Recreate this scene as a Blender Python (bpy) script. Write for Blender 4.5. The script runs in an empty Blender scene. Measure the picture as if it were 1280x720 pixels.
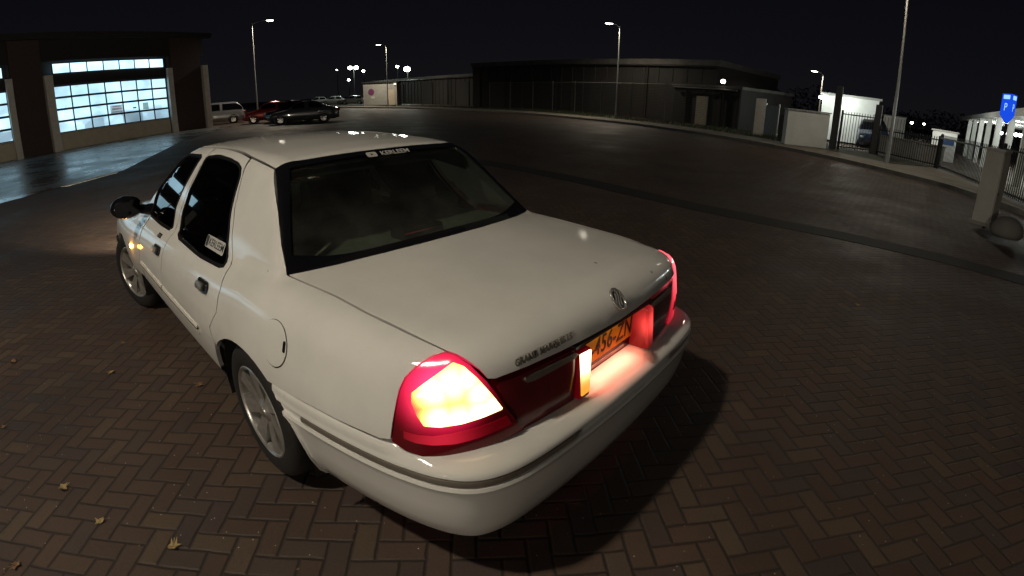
import bpy, bmesh, math, random
import numpy as np
from mathutils import Vector, Matrix, geometry

random.seed(7)
scene = bpy.context.scene
COL = scene.collection
rad = math.radians

# ---------------------------------------------------------------- camera (wide action-camera lens)
cd = bpy.data.cameras.new('camera')
cam = bpy.data.objects.new('camera', cd)
COL.objects.link(cam)
cd.type = 'PANO'
cd.panorama_type = 'FISHEYE_LENS_POLYNOMIAL'
cd.sensor_fit = 'HORIZONTAL'
cd.sensor_width = 36.0
cd.lens = 17.3
cd.fisheye_fov = rad(180)
cd.fisheye_polynomial_k0 = 0.0
cd.fisheye_polynomial_k1 = -0.055004724725533784
cd.fisheye_polynomial_k2 = -1.3528388092336041e-06
cd.fisheye_polynomial_k3 = 1.9013276494127936e-05
cd.fisheye_polynomial_k4 = -3.081904261183163e-07
cd.clip_start = 0.05
cd.clip_end = 2000
RX = Vector((-0.75609, -0.65434, 0.01322)); RY = Vector((-0.24822, 0.26801, -0.93089)); RZ = Vector((0.60557, -0.70712, -0.36506))
cam.matrix_world = Matrix.Translation((-2.1054, 1.6311, 1.7261)) @ Matrix((RX, -RY, -RZ)).transposed().to_4x4()
scene.camera = cam

# ---------------------------------------------------------------- night sky, exposure
world = bpy.data.worlds.new('World')
scene.world = world
world.use_nodes = True
wn = world.node_tree; wn.nodes.clear()
wo = wn.nodes.new('ShaderNodeOutputWorld'); wb = wn.nodes.new('ShaderNodeBackground')
wc = wn.nodes.new('ShaderNodeTexCoord'); ws = wn.nodes.new('ShaderNodeSeparateXYZ'); wr = wn.nodes.new('ShaderNodeValToRGB')
wr.color_ramp.elements[0].position = 0.0; wr.color_ramp.elements[0].color = (.0058, .0058, .0072, 1)
wr.color_ramp.elements[1].position = .30; wr.color_ramp.elements[1].color = (.0017, .0018, .0038, 1)
wn.links.new(wc.outputs['Generated'], ws.inputs[0]); wn.links.new(ws.outputs['Z'], wr.inputs[0])
wn.links.new(wr.outputs[0], wb.inputs['Color']); wb.inputs['Strength'].default_value = 1.0
wn.links.new(wb.outputs[0], wo.inputs['Surface'])
vs = scene.view_settings
vs.view_transform = 'Standard'; vs.look = 'None'; vs.exposure = 0; vs.gamma = 1; vs.use_curve_mapping = False
scene.cycles.use_denoising = True
scene.cycles.max_bounces = 6
scene.cycles.sample_clamp_indirect = 3.0
scene.cycles.caustics_reflective = False
scene.cycles.caustics_refractive = False

KEY = 1620.0        # watts of the street lamp above the sedan

# ---------------------------------------------------------------- helpers
def tag(o, label=None, cat=None, group=None, kind=None):
    if label: o['label'] = label
    if cat: o['category'] = cat
    if group: o['group'] = group
    if kind: o['kind'] = kind
    return o

def empty(name, loc=(0, 0, 0), rz=0):
    o = bpy.data.objects.new(name, None); COL.objects.link(o)
    o.location = loc; o.rotation_euler = (0, 0, rz); o.empty_display_size = .2
    return o

def link_mesh(name, me, m, parent=None):
    o = bpy.data.objects.new(name, me); COL.objects.link(o)
    for q in (m if isinstance(m, (list, tuple)) else [m]): me.materials.append(q)
    if parent is not None: o.parent = parent
    return o

class MB:
    """collects simple shapes into ONE mesh"""
    def __init__(s): s.v = []; s.f = []; s.mi = []; s.cur = 0
    def add(s, vs, fs):
        b = len(s.v); s.v += [tuple(x) for x in vs]; s.f += [tuple(b + i for i in f) for f in fs]; s.mi += [s.cur] * len(fs)
        return s
    def box(s, c, d, rz=0, taper=1.0, M=None):
        x, y, z = d[0] / 2, d[1] / 2, d[2] / 2
        vs = [(-x, -y, -z), (x, -y, -z), (x, y, -z), (-x, y, -z)] + [(a * taper, b * taper, z) for a, b in ((-x, -y), (x, -y), (x, y), (-x, y))]
        R = Matrix.Translation(c) @ Matrix.Rotation(rz, 4, 'Z') if M is None else M
        return s.add([R @ Vector(q) for q in vs], [(3, 2, 1, 0), (4, 5, 6, 7), (0, 1, 5, 4), (1, 2, 6, 5), (2, 3, 7, 6), (3, 0, 4, 7)])
    def rbox(s, c, d, r, rz=0, axis='z', n=4, M=None):
        """box with one set of edges rounded"""
        o = 'xyz'.index(axis); a, b = [(1, 2), (2, 0), (0, 1)][o]
        hx, hy = d[a] / 2 - r, d[b] / 2 - r
        ring = []
        for k, (sx, sy) in enumerate(((1, 1), (-1, 1), (-1, -1), (1, -1))):
            for i in range(n + 1):
                t = (k + i / n) * math.pi / 2
                ring.append((sx * hx + r * math.cos(t), sy * hy + r * math.sin(t)))
        N = len(ring); vs = []
        for e in (-1, 1):
            for p in ring:
                q = [0, 0, 0]; q[a] = p[0]; q[b] = p[1]; q[o] = e * d[o] / 2; vs.append(q)
        R = Matrix.Translation(c) @ Matrix.Rotation(rz, 4, 'Z') if M is None else M
        fs = [tuple(reversed(range(N))), tuple(range(N, 2 * N))] + [(i, (i + 1) % N, N + (i + 1) % N, N + i) for i in range(N)]
        return s.add([R @ Vector(q) for q in vs], fs)
    def tube(s, pts, r, n=10, cap=True):
        pts = [Vector(p) for p in pts]; rs = r if isinstance(r, (list, tuple)) else [r] * len(pts)
        rings = []; up = Vector((0, 0, 1))
        for i, p in enumerate(pts):
            d = (pts[min(i + 1, len(pts) - 1)] - pts[max(i - 1, 0)]).normalized()
            a = d.cross(up) if abs(d.dot(up)) < .98 else d.cross(Vector((1, 0, 0)))
            a.normalize(); b = d.cross(a).normalized()
            rings.append([p + rs[i] * (math.cos(t) * a + math.sin(t) * b) for t in [2 * math.pi * k / n for k in range(n)]])
        vs = [q for g in rings for q in g]; fs = []
        for i in range(len(pts) - 1):
            for k in range(n): fs.append((i * n + k, i * n + (k + 1) % n, (i + 1) * n + (k + 1) % n, (i + 1) * n + k))
        if cap: fs += [tuple(range(n)), tuple(reversed(range((len(pts) - 1) * n, len(pts) * n)))]
        return s.add(vs, fs)
    def lathe(s, prof, axis=(0, 1, 0), c=(0, 0, 0), n=40, cap=False):
        """prof = [(radius, along-axis)]"""
        ax = Vector(axis).normalized(); a = ax.orthogonal().normalized(); b = ax.cross(a)
        vs = [Vector(c) + ax * h + r * (math.cos(2 * math.pi * k / n) * a + math.sin(2 * math.pi * k / n) * b) for r, h in prof for k in range(n)]
        fs = [(i * n + k, i * n + (k + 1) % n, (i + 1) * n + (k + 1) % n, (i + 1) * n + k) for i in range(len(prof) - 1) for k in range(n)]
        if cap: fs += [tuple(reversed(range(n))), tuple(range((len(prof) - 1) * n, len(prof) * n))]
        return s.add(vs, fs)
    def ellipsoid(s, c, r, n=14, m=8, rz=0):
        R = Matrix.Translation(c) @ Matrix.Rotation(rz, 4, 'Z'); vs = []; fs = []
        for i in range(m + 1):
            p = math.pi * i / m
            for k in range(n):
                t = 2 * math.pi * k / n
                vs.append(R @ Vector((r[0] * math.sin(p) * math.cos(t), r[1] * math.sin(p) * math.sin(t), r[2] * math.cos(p))))
        for i in range(m):
            for k in range(n): fs.append((i * n + k, (i + 1) * n + k, (i + 1) * n + (k + 1) % n, i * n + (k + 1) % n))
        return s.add(vs, fs)
    def prism(s, poly, z0, z1):
        N = len(poly)
        return s.add([(x, y, z0) for x, y in poly] + [(x, y, z1) for x, y in poly],
                     [tuple(reversed(range(N))), tuple(range(N, 2 * N))] + [(i, (i + 1) % N, N + (i + 1) % N, N + i) for i in range(N)])
    def build(s, name, m, parent=None, smooth=None, bevel=0):
        me = bpy.data.meshes.new(name); me.from_pydata(s.v, [], s.f)
        bm = bmesh.new(); bm.from_mesh(me)
        bmesh.ops.remove_doubles(bm, verts=bm.verts, dist=1e-5)
        bmesh.ops.recalc_face_normals(bm, faces=bm.faces)
        if bevel:
            ed = [e for e in bm.edges if len(e.link_faces) == 2 and e.calc_face_angle(0) > .6]
            bmesh.ops.bevel(bm, geom=ed, offset=bevel, segments=2, affect='EDGES', profile=.5)
        bm.to_mesh(me); bm.free()
        if smooth is not None:
            me.shade_smooth(); me.set_sharp_from_angle(angle=rad(smooth))
        o = link_mesh(name, me, m, parent)
        return o

def text_obj(name, body, size, m, parent, M, sx=1.0, extrude=.0008, spacing=1.0, bold=0.0):
    cu = bpy.data.curves.new('lettering', 'FONT'); cu.body = body; cu.size = size; cu.extrude = extrude
    cu.align_x = 'CENTER'; cu.align_y = 'CENTER'; cu.space_character = spacing; cu.offset = bold
    t = bpy.data.objects.new('lettering', cu); COL.objects.link(t)
    me = bpy.data.meshes.new_from_object(t.evaluated_get(bpy.context.evaluated_depsgraph_get()))
    bpy.data.objects.remove(t); bpy.data.curves.remove(cu)
    me.transform(M @ Matrix.Diagonal((sx, 1, 1, 1)))
    me.materials.clear()
    return link_mesh(name, me, m, parent)

def copy_tree(o, parent=None):
    c = o.copy(); COL.objects.link(c)
    if parent is not None: c.parent = parent
    for ch in list(o.children): copy_tree(ch, c)
    return c

# ---------------------------------------------------------------- materials
def nodes(name):
    m = bpy.data.materials.new(name); m.use_nodes = True
    nt = m.node_tree; nt.nodes.clear()
    out = nt.nodes.new('ShaderNodeOutputMaterial')
    return m, nt, out

def N(nt, t, **kw):
    n = nt.nodes.new('ShaderNode' + t)
    for k, v in kw.items():
        if k in ('op',): n.operation = v
        elif k.startswith('i_'): n.inputs[k[2:].replace('_', ' ')].default_value = v
        else: setattr(n, k, v)
    return n

def mat(name, col, rough=.5, metal=0.0, coat=0.0, var=0.0, vscale=8.0, bump=0.0, bscale=60.0, spec=.5, rvar=0.0):
    m, nt, out = nodes(name)
    b = N(nt, 'BsdfPrincipled'); nt.links.new(b.outputs[0], out.inputs['Surface'])
    b.inputs['Base Color'].default_value = (*col, 1); b.inputs['Roughness'].default_value = rough
    b.inputs['Metallic'].default_value = metal; b.inputs['Coat Weight'].default_value = coat; b.inputs['Coat Roughness'].default_value = .04
    b.inputs['Specular IOR Level'].default_value = spec
    if var or bump or rvar:
        tc = N(nt, 'TexCoord')
        n1 = N(nt, 'TexNoise', i_Scale=vscale, i_Detail=6.0, i_Roughness=.62)
        nt.links.new(tc.outputs['Object'], n1.inputs['Vector'])
        if var:
            mr = N(nt, 'MapRange'); mr.inputs[1].default_value = .3; mr.inputs[2].default_value = .7
            mr.inputs[3].default_value = 1 - var; mr.inputs[4].default_value = 1 + var * .6
            nt.links.new(n1.outputs['Fac'], mr.inputs[0])
            mx = N(nt, 'MixRGB', blend_type='MULTIPLY'); mx.inputs[0].default_value = 1; mx.inputs[1].default_value = (*col, 1)
            nt.links.new(mr.outputs[0], mx.inputs[2]); nt.links.new(mx.outputs[0], b.inputs['Base Color'])
        if rvar:
            mr2 = N(nt, 'MapRange'); mr2.inputs[1].default_value = .3; mr2.inputs[2].default_value = .7
            mr2.inputs[3].default_value = max(.02, rough - rvar); mr2.inputs[4].default_value = rough + rvar
            nt.links.new(n1.outputs['Fac'], mr2.inputs[0]); nt.links.new(mr2.outputs[0], b.inputs['Roughness'])
        if bump:
            n2 = N(nt, 'TexNoise', i_Scale=bscale, i_Detail=5.0)
            nt.links.new(tc.outputs['Object'], n2.inputs['Vector'])
            bp = N(nt, 'Bump', i_Strength=bump, i_Distance=.01)
            nt.links.new(n2.outputs['Fac'], bp.inputs['Height']); nt.links.new(bp.outputs[0], b.inputs['Normal'])
    return m

def emit(name, col, s):
    m, nt, out = nodes(name)
    e = N(nt, 'Emission'); e.inputs[0].default_value = (*col, 1); e.inputs[1].default_value = s
    nt.links.new(e.outputs[0], out.inputs['Surface'])
    return m

def glass(name, tint, rough=.02, ior=1.5, film=0.0):
    m, nt, out = nodes(name)
    f = N(nt, 'Fresnel'); ge = N(nt, 'NewGeometry'); io = N(nt, 'MapRange'); io.inputs[3].default_value = ior; io.inputs[4].default_value = 1 / ior
    nt.links.new(ge.outputs['Backfacing'], io.inputs[0]); nt.links.new(io.outputs[0], f.inputs['IOR'])   # a thin pane: same reflection from both sides
    t = N(nt, 'BsdfTransparent'); t.inputs[0].default_value = (*tint, 1)
    g = N(nt, 'BsdfGlossy'); g.inputs['Roughness'].default_value = rough; g.inputs['Color'].default_value = (1, 1, 1, 1)
    x = N(nt, 'MixShader'); nt.links.new(f.outputs[0], x.inputs[0]); nt.links.new(t.outputs[0], x.inputs[1]); nt.links.new(g.outputs[0], x.inputs[2])
    last = x.outputs[0]
    if film:                                         # mist and dust, thicker towards the lower edge
        tc = N(nt, 'TexCoord'); s = N(nt, 'SeparateXYZ'); nt.links.new(tc.outputs['Object'], s.inputs[0])
        n = N(nt, 'TexNoise', i_Scale=4.5, i_Detail=6.0, i_Roughness=.6); nt.links.new(tc.outputs['Object'], n.inputs['Vector'])
        lo = N(nt, 'MapRange', interpolation_type='SMOOTHSTEP'); lo.inputs[1].default_value = 1.30; lo.inputs[2].default_value = 1.06; lo.inputs[3].default_value = .25; lo.inputs[4].default_value = 1.0; nt.links.new(s.outputs[2], lo.inputs[0])
        q = N(nt, 'MapRange'); q.inputs[1].default_value = .3; q.inputs[2].default_value = .7; q.inputs[3].default_value = film * .4; q.inputs[4].default_value = film * 1.5; nt.links.new(n.outputs['Fac'], q.inputs[0])
        k = N(nt, 'Math', op='MULTIPLY'); nt.links.new(lo.outputs[0], k.inputs[0]); nt.links.new(q.outputs[0], k.inputs[1])
        d = N(nt, 'BsdfDiffuse'); d.inputs[0].default_value = (.40, .42, .37, 1)
        y = N(nt, 'MixShader'); nt.links.new(k.outputs[0], y.inputs[0]); nt.links.new(last, y.inputs[1]); nt.links.new(d.outputs[0], y.inputs[2]); last = y.outputs[0]
    nt.links.new(last, out.inputs['Surface'])
    return m

def bulb_lens(name, bulbs, hot, cool, smin_, smax_, r0, gloss=.5, tex=0):
    """lamp lens lit from behind by bulbs at the given object-space points"""
    m, nt, out = nodes(name)
    tc = N(nt, 'TexCoord'); prev = None
    for p, r in bulbs:
        d = N(nt, 'VectorMath', op='DISTANCE'); nt.links.new(tc.outputs['Object'], d.inputs[0]); d.inputs[1].default_value = p
        q = N(nt, 'MapRange', interpolation_type='SMOOTHSTEP'); q.inputs[1].default_value = 0; q.inputs[2].default_value = r
        q.inputs[3].default_value = 1; q.inputs[4].default_value = 0
        nt.links.new(d.outputs['Value'], q.inputs[0])
        if prev is None: prev = q.outputs[0]
        else:
            mx = N(nt, 'Math', op='MAXIMUM'); nt.links.new(prev, mx.inputs[0]); nt.links.new(q.outputs[0], mx.inputs[1]); prev = mx.outputs[0]
    if tex:
        w = N(nt, 'TexWave', i_Scale=tex, i_Distortion=.3); w.bands_direction = 'Y'
        nt.links.new(tc.outputs['Object'], w.inputs['Vector'])
        k = N(nt, 'MapRange'); k.inputs[3].default_value = .70; k.inputs[4].default_value = 1.06
        nt.links.new(w.outputs['Fac'], k.inputs[0])
        mm = N(nt, 'Math', op='MULTIPLY'); nt.links.new(prev, mm.inputs[0]); nt.links.new(k.outputs[0], mm.inputs[1]); prev = mm.outputs[0]
    if tex:
        vo = N(nt, 'TexVoronoi', i_Scale=55.0); nt.links.new(tc.outputs['Object'], vo.inputs['Vector']); sv = N(nt, 'SeparateColor'); nt.links.new(vo.outputs['Color'], sv.inputs[0])
        kv = N(nt, 'MapRange'); kv.inputs[3].default_value = .96; kv.inputs[4].default_value = 1.01; nt.links.new(sv.outputs[0], kv.inputs[0])
        m3 = N(nt, 'Math', op='MULTIPLY'); nt.links.new(prev, m3.inputs[0]); nt.links.new(kv.outputs[0], m3.inputs[1]); prev = m3.outputs[0]
    st = N(nt, 'MapRange'); st.inputs[3].default_value = smin_; st.inputs[4].default_value = smax_
    pw = N(nt, 'Math', op='POWER'); pw.inputs[1].default_value = 1.6; nt.links.new(prev, pw.inputs[0])
    nt.links.new(pw.outputs[0], st.inputs[0])
    cm = N(nt, 'MixRGB'); cm.inputs[1].default_value = (*cool, 1); cm.inputs[2].default_value = (*hot, 1); nt.links.new(prev, cm.inputs[0])
    if tex:                                          # red rim, then amber, then the bulbs' own white
        cm = N(nt, 'ValToRGB'); e = cm.color_ramp.elements; e[0].color = (1, .03, .09, 1); e[1].color = (*hot, 1)
        for p_, c_ in ((.14, (1, .16, .07, 1)), (.30, (1, .56, .10, 1)), (.55, (1, .72, .26, 1))): q_ = e.new(p_); q_.color = c_
        nt.links.new(prev, cm.inputs[0])
    b = N(nt, 'BsdfPrincipled'); b.inputs['Base Color'].default_value = (*r0, 1); b.inputs['Roughness'].default_value = .12
    b.inputs['Specular IOR Level'].default_value = gloss
    nt.links.new(cm.outputs[0], b.inputs['Emission Color']); nt.links.new(st.outputs[0], b.inputs['Emission Strength'])
    nt.links.new(b.outputs[0], out.inputs['Surface'])
    return m

def paint_mat(name, col):
    """old white paint: faint unevenness, road film low down, a few stuck specks"""
    m, nt, out = nodes(name)
    tc = N(nt, 'TexCoord'); b = N(nt, 'BsdfPrincipled'); nt.links.new(b.outputs[0], out.inputs['Surface'])
    n1 = N(nt, 'TexNoise', i_Scale=3.0, i_Detail=7.0, i_Roughness=.6); nt.links.new(tc.outputs['Object'], n1.inputs['Vector'])
    mr = N(nt, 'MapRange'); mr.inputs[1].default_value = .3; mr.inputs[2].default_value = .7; mr.inputs[3].default_value = .91; mr.inputs[4].default_value = 1.03
    nt.links.new(n1.outputs['Fac'], mr.inputs[0])
    c1 = N(nt, 'MixRGB', blend_type='MULTIPLY'); c1.inputs[0].default_value = 1; c1.inputs[1].default_value = (*col, 1); nt.links.new(mr.outputs[0], c1.inputs[2])
    # specks
    v = N(nt, 'TexVoronoi', i_Scale=5.2, i_Randomness=1.0); nt.links.new(tc.outputs['Object'], v.inputs['Vector'])
    n3 = N(nt, 'TexNoise', i_Scale=90.0); nt.links.new(tc.outputs['Object'], n3.inputs['Vector'])
    ad = N(nt, 'Math', op='MULTIPLY_ADD'); ad.inputs[1].default_value = .03; nt.links.new(n3.outputs['Fac'], ad.inputs[0]); nt.links.new(v.outputs['Distance'], ad.inputs[2])
    lt = N(nt, 'MapRange'); lt.inputs[1].default_value = .060; lt.inputs[2].default_value = .068; lt.inputs[3].default_value = .8; lt.inputs[4].default_value = 0
    nt.links.new(ad.outputs[0], lt.inputs[0])
    wn_ = N(nt, 'Math', op='GREATER_THAN'); wn_.inputs[1].default_value = .45; sx = N(nt, 'SeparateColor'); nt.links.new(v.outputs['Color'], sx.inputs[0]); nt.links.new(sx.outputs[0], wn_.inputs[0])
    m2 = N(nt, 'Math', op='MULTIPLY'); nt.links.new(lt.outputs[0], m2.inputs[0]); nt.links.new(wn_.outputs[0], m2.inputs[1])
    c2 = N(nt, 'MixRGB'); c2.inputs[2].default_value = (.12, .09, .06, 1); nt.links.new(m2.outputs[0], c2.inputs[0]); nt.links.new(c1.outputs[0], c2.inputs[1])
    # road film
    sp = N(nt, 'SeparateXYZ'); nt.links.new(tc.outputs['Object'], sp.inputs[0])
    lo = N(nt, 'MapRange'); lo.inputs[1].default_value = .55; lo.inputs[2].default_value = .18; lo.inputs[3].default_value = 0; lo.inputs[4].default_value = .55
    nt.links.new(sp.outputs[2], lo.inputs[0])
    lm = N(nt, 'Math', op='MULTIPLY'); nt.links.new(lo.outputs[0], lm.inputs[0]); nt.links.new(n1.outputs['Fac'], lm.inputs[1])
    c3 = N(nt, 'MixRGB'); c3.inputs[2].default_value = (.20, .17, .13, 1); nt.links.new(lm.outputs[0], c3.inputs[0]); nt.links.new(c2.outputs[0], c3.inputs[1])
    nt.links.new(c3.outputs[0], b.inputs['Base Color'])
    b.inputs['Roughness'].default_value = .5; b.inputs['Specular IOR Level'].default_value = .2; b.inputs['Coat Weight'].default_value = 1.0
    cro = N(nt, 'MapRange'); cro.inputs[1].default_value = .35; cro.inputs[2].default_value = .7; cro.inputs[3].default_value = .01; cro.inputs[4].default_value = .045; nt.links.new(n1.outputs['Fac'], cro.inputs[0]); nt.links.new(cro.outputs[0], b.inputs['Coat Roughness'])
    n2 = N(nt, 'TexNoise', i_Scale=260.0, i_Detail=2.0); nt.links.new(tc.outputs['Object'], n2.inputs['Vector'])
    bp = N(nt, 'Bump', i_Strength=.05, i_Distance=.002); nt.links.new(n2.outputs['Fac'], bp.inputs['Height'])
    nt.links.new(bp.outputs[0], b.inputs['Normal']); nt.links.new(bp.outputs[0], b.inputs['Coat Normal'])
    return m

def brick_mat(name):
    """herringbone clay pavers 20 x 10 cm, worked out cell by cell"""
    m, nt, out = nodes(name)
    L = nt.links.new
    def mth(op, a, b=None, c=None):
        n = N(nt, 'Math', op=op)
        for i, q in enumerate((a, b, c)):
            if q is None: continue
            if isinstance(q, (int, float)): n.inputs[i].default_value = q
            else: L(q, n.inputs[i])
        return n.outputs[0]
    tc = N(nt, 'TexCoord')
    dn = N(nt, 'TexNoise', i_Scale=5.0, i_Detail=2.0); L(tc.outputs['Object'], dn.inputs['Vector'])
    ds = N(nt, 'VectorMath', op='SCALE'); ds.inputs['Scale'].default_value = .016; L(dn.outputs['Color'], ds.inputs[0])
    dv = N(nt, 'VectorMath', op='ADD'); L(tc.outputs['Object'], dv.inputs[0]); L(ds.outputs[0], dv.inputs[1])
    mp = N(nt, 'Mapping'); mp.inputs['Rotation'].default_value = (0, 0, rad(-BRICK_ANGLE)); mp.inputs['Scale'].default_value = (9.75, 9.75, 1)
    mp.vector_type = 'POINT'
    L(dv.outputs[0], mp.inputs['Vector'])
    s = N(nt, 'SeparateXYZ'); L(mp.outputs[0], s.inputs[0])
    x, y = s.outputs[0], s.outputs[1]
    i, j = mth('FLOOR', x), mth('FLOOR', y)
    fx, fy = mth('SUBTRACT', x, i), mth('SUBTRACT', y, j)
    k = mth('FLOORED_MODULO', mth('SUBTRACT', i, j), 4.0)
    is1 = mth('COMPARE', k, 1.0, .1); is2 = mth('COMPARE', k, 2.0, .1)
    vert = mth('GREATER_THAN', k, 1.5)
    lu = mth('ADD', fx, is1); lv = mth('ADD', fy, is2)
    W = mth('SUBTRACT', 2.0, vert); H = mth('ADD', 1.0, vert)
    eu = mth('MINIMUM', lu, mth('SUBTRACT', W, lu)); ev = mth('MINIMUM', lv, mth('SUBTRACT', H, lv))
    e = mth('MINIMUM', eu, ev)
    idv = N(nt, 'CombineXYZ'); L(mth('SUBTRACT', i, is1), idv.inputs[0]); L(mth('SUBTRACT', j, is2), idv.inputs[1]); L(vert, idv.inputs[2])
    wnz = N(nt, 'TexWhiteNoise'); wnz.noise_dimensions = '3D'; L(idv.outputs[0], wnz.inputs['Vector'])
    ng = N(nt, 'TexNoise', i_Scale=160.0, i_Detail=4.0, i_Roughness=.7); L(tc.outputs['Object'], ng.inputs['Vector'])
    nl = N(nt, 'TexNoise', i_Scale=.7, i_Detail=5.0, i_Roughness=.6); L(tc.outputs['Object'], nl.inputs['Vector'])
    nj = N(nt, 'TexNoise', i_Scale=28.0, i_Detail=3.0); L(tc.outputs['Object'], nj.inputs['Vector'])
    joint = mth('MULTIPLY_ADD', nj.outputs['Fac'], .09, .02)
    jm = N(nt, 'MapRange', interpolation_type='SMOOTHSTEP'); L(e, jm.inputs[0]); jm.inputs[1].default_value = .010; L(mth('ADD', joint, .055), jm.inputs[2])
    cr = N(nt, 'ValToRGB'); r = cr.color_ramp
    r.elements[0].position = 0; r.elements[0].color = (.072, .046, .035, 1)
    r.elements[1].position = 1; r.elements[1].color = (.092, .062, .044, 1)
    for p, c in ((.25, (.078, .052, .040, 1)), (.5, (.085, .055, .040, 1)), (.70, (.060, .044, .040, 1)), (.90, (.102, .072, .049, 1))):
        q = r.elements.new(p); q.color = c
    L(wnz.outputs['Value'], cr.inputs[0])
    g1 = N(nt, 'MapRange'); g1.inputs[1].default_value = .3; g1.inputs[2].default_value = .75; g1.inputs[3].default_value = .72; g1.inputs[4].default_value = 1.25; L(ng.outputs['Fac'], g1.inputs[0])
    c1 = N(nt, 'MixRGB', blend_type='MULTIPLY'); c1.inputs[0].default_value = 1; L(cr.outputs[0], c1.inputs[1]); L(g1.outputs[0], c1.inputs[2])
    g2 = N(nt, 'MapRange'); g2.inputs[1].default_value = .3; g2.inputs[2].default_value = .7; g2.inputs[3].default_value = .70; g2.inputs[4].default_value = 1.15; L(nl.outputs['Fac'], g2.inputs[0])
    c2 = N(nt, 'MixRGB', blend_type='MULTIPLY'); c2.inputs[0].default_value = 1; L(c1.outputs[0], c2.inputs[1]); L(g2.outputs[0], c2.inputs[2])
    # grit: sparse pale grains lodged in the surface
    vo = N(nt, 'TexVoronoi', i_Scale=42.0); L(tc.outputs['Object'], vo.inputs['Vector'])
    gs = mth('LESS_THAN', vo.outputs['Distance'], .14); sc_ = N(nt, 'SeparateColor'); L(vo.outputs['Color'], sc_.inputs[0])
    gg = mth('MULTIPLY', gs, mth('GREATER_THAN', sc_.outputs[0], .93))
    c3 = N(nt, 'MixRGB'); c3.inputs[2].default_value = (.42, .38, .32, 1); L(gg, c3.inputs[0]); L(c2.outputs[0], c3.inputs[1])
    c4 = N(nt, 'MixRGB'); c4.inputs[1].default_value = (.030, .022, .019, 1); L(jm.outputs[0], c4.inputs[0]); L(c3.outputs[0], c4.inputs[2])
    st = N(nt, 'TexNoise', i_Scale=1.9, i_Detail=7.0, i_Roughness=.68); L(tc.outputs['Object'], st.inputs['Vector'])
    sm = N(nt, 'MapRange', interpolation_type='SMOOTHSTEP'); sm.inputs[1].default_value = .56; sm.inputs[2].default_value = .74; sm.inputs[3].default_value = 0; sm.inputs[4].default_value = .55; L(st.outputs['Fac'], sm.inputs[0])
    c5 = N(nt, 'MixRGB'); c5.inputs[2].default_value = (.040, .034, .030, 1); L(sm.outputs[0], c5.inputs[0]); L(c4.outputs[0], c5.inputs[1])
    b = N(nt, 'BsdfPrincipled'); L(c5.outputs[0], b.inputs['Base Color'])
    rr = N(nt, 'MapRange'); rr.inputs[1].default_value = .3; rr.inputs[2].default_value = .7; rr.inputs[3].default_value = .50; rr.inputs[4].default_value = .78; L(nl.outputs['Fac'], rr.inputs[0])
    L(rr.outputs[0], b.inputs['Roughness']); b.inputs['Specular IOR Level'].default_value = .35
    tilt = mth('MULTIPLY', mth('SUBTRACT', wnz.outputs['Value'], .5), mth('SUBTRACT', lu, lv))
    w2 = N(nt, 'TexWhiteNoise'); w2.noise_dimensions = '4D'; w2.inputs['W'].default_value = 3.7; L(idv.outputs[0], w2.inputs['Vector'])
    h = mth('ADD', mth('MULTIPLY', w2.outputs['Value'], .35), mth('MULTIPLY_ADD', jm.outputs[0], .6, mth('MULTIPLY', ng.outputs['Fac'], .22)), mth('MULTIPLY', tilt, .45))
    bp = N(nt, 'Bump', i_Strength=.75, i_Distance=.009); L(h, bp.inputs['Height']); L(bp.outputs[0], b.inputs['Normal'])
    L(b.outputs[0], out.inputs['Surface'])
    return m

BRICK_ANGLE = 45.0
M = {}
M['paint'] = paint_mat('white_paint', (.69, .69, .67))
M['white_plastic'] = mat('white_plastic', (.70, .68, .63), .42, coat=.5, var=.06)
M['black_plastic'] = mat('black_plastic', (.015, .015, .017), .45, var=.2)
M['gloss_black'] = mat('gloss_black', (.006, .006, .008), .07)
M['rubber'] = mat('tyre_rubber', (.009, .0085, .0085), .75, var=.25, vscale=20, bump=.3, bscale=90)
M['seal'] = mat('rubber_seal', (.004, .004, .004), .6, spec=.2)
M['alloy'] = mat('alloy', (.52, .51, .49), .30, metal=.72, var=.22, vscale=25)
M['dark_metal'] = mat('dark_metal', (.03, .03, .03), .6, metal=.5)
M['chrome'] = mat('chrome', (.62, .60, .57), .14, metal=.75, var=.08, vscale=30)
M['dull_chrome'] = mat('dull_chrome', (.36, .33, .29), .32, metal=.7, var=.12, vscale=20)
M['pane_rear'] = glass('tinted_rear_glass', (.30, .34, .31), .015, 1.5, .062)
M['pane_side'] = glass('tinted_side_glass', (.045, .05, .06), .015, 1.5)
M['pane_front'] = glass('clear_glass', (.55, .6, .58), .01, 1.5)
M['cloth'] = mat('seat_cloth', (.20, .20, .17), .9, var=.2, vscale=40, bump=.2, bscale=300)
M['shelf'] = mat('shelf_felt', (.34, .36, .29), .95, var=.25, vscale=18, bump=.2, bscale=250)
M['interior'] = mat('interior_trim', (.03, .03, .032), .8)
M['asphalt'] = mat('asphalt', (.062, .058, .052), .62, var=.35, vscale=1.3, bump=.5, bscale=140, rvar=.18)
M['concrete'] = mat('concrete', (.25, .235, .20), .85, var=.25, vscale=4, bump=.4, bscale=60)
M['steel'] = mat('galvanised_steel', (.40, .40, .38), .45, metal=.6, var=.15, vscale=12)
M['dark_brick'] = mat('dark_brick_wall', (.050, .032, .028), .8, var=.3, vscale=6, bump=.4, bscale=30)
M['beige_panel'] = mat('beige_panel', (.46, .40, .31), .55, var=.12, vscale=3)
M['grey_panel'] = mat('grey_panel', (.30, .30, .285), .6, var=.15, vscale=3)
M['bricks'] = brick_mat('herringbone_pavers')
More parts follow.
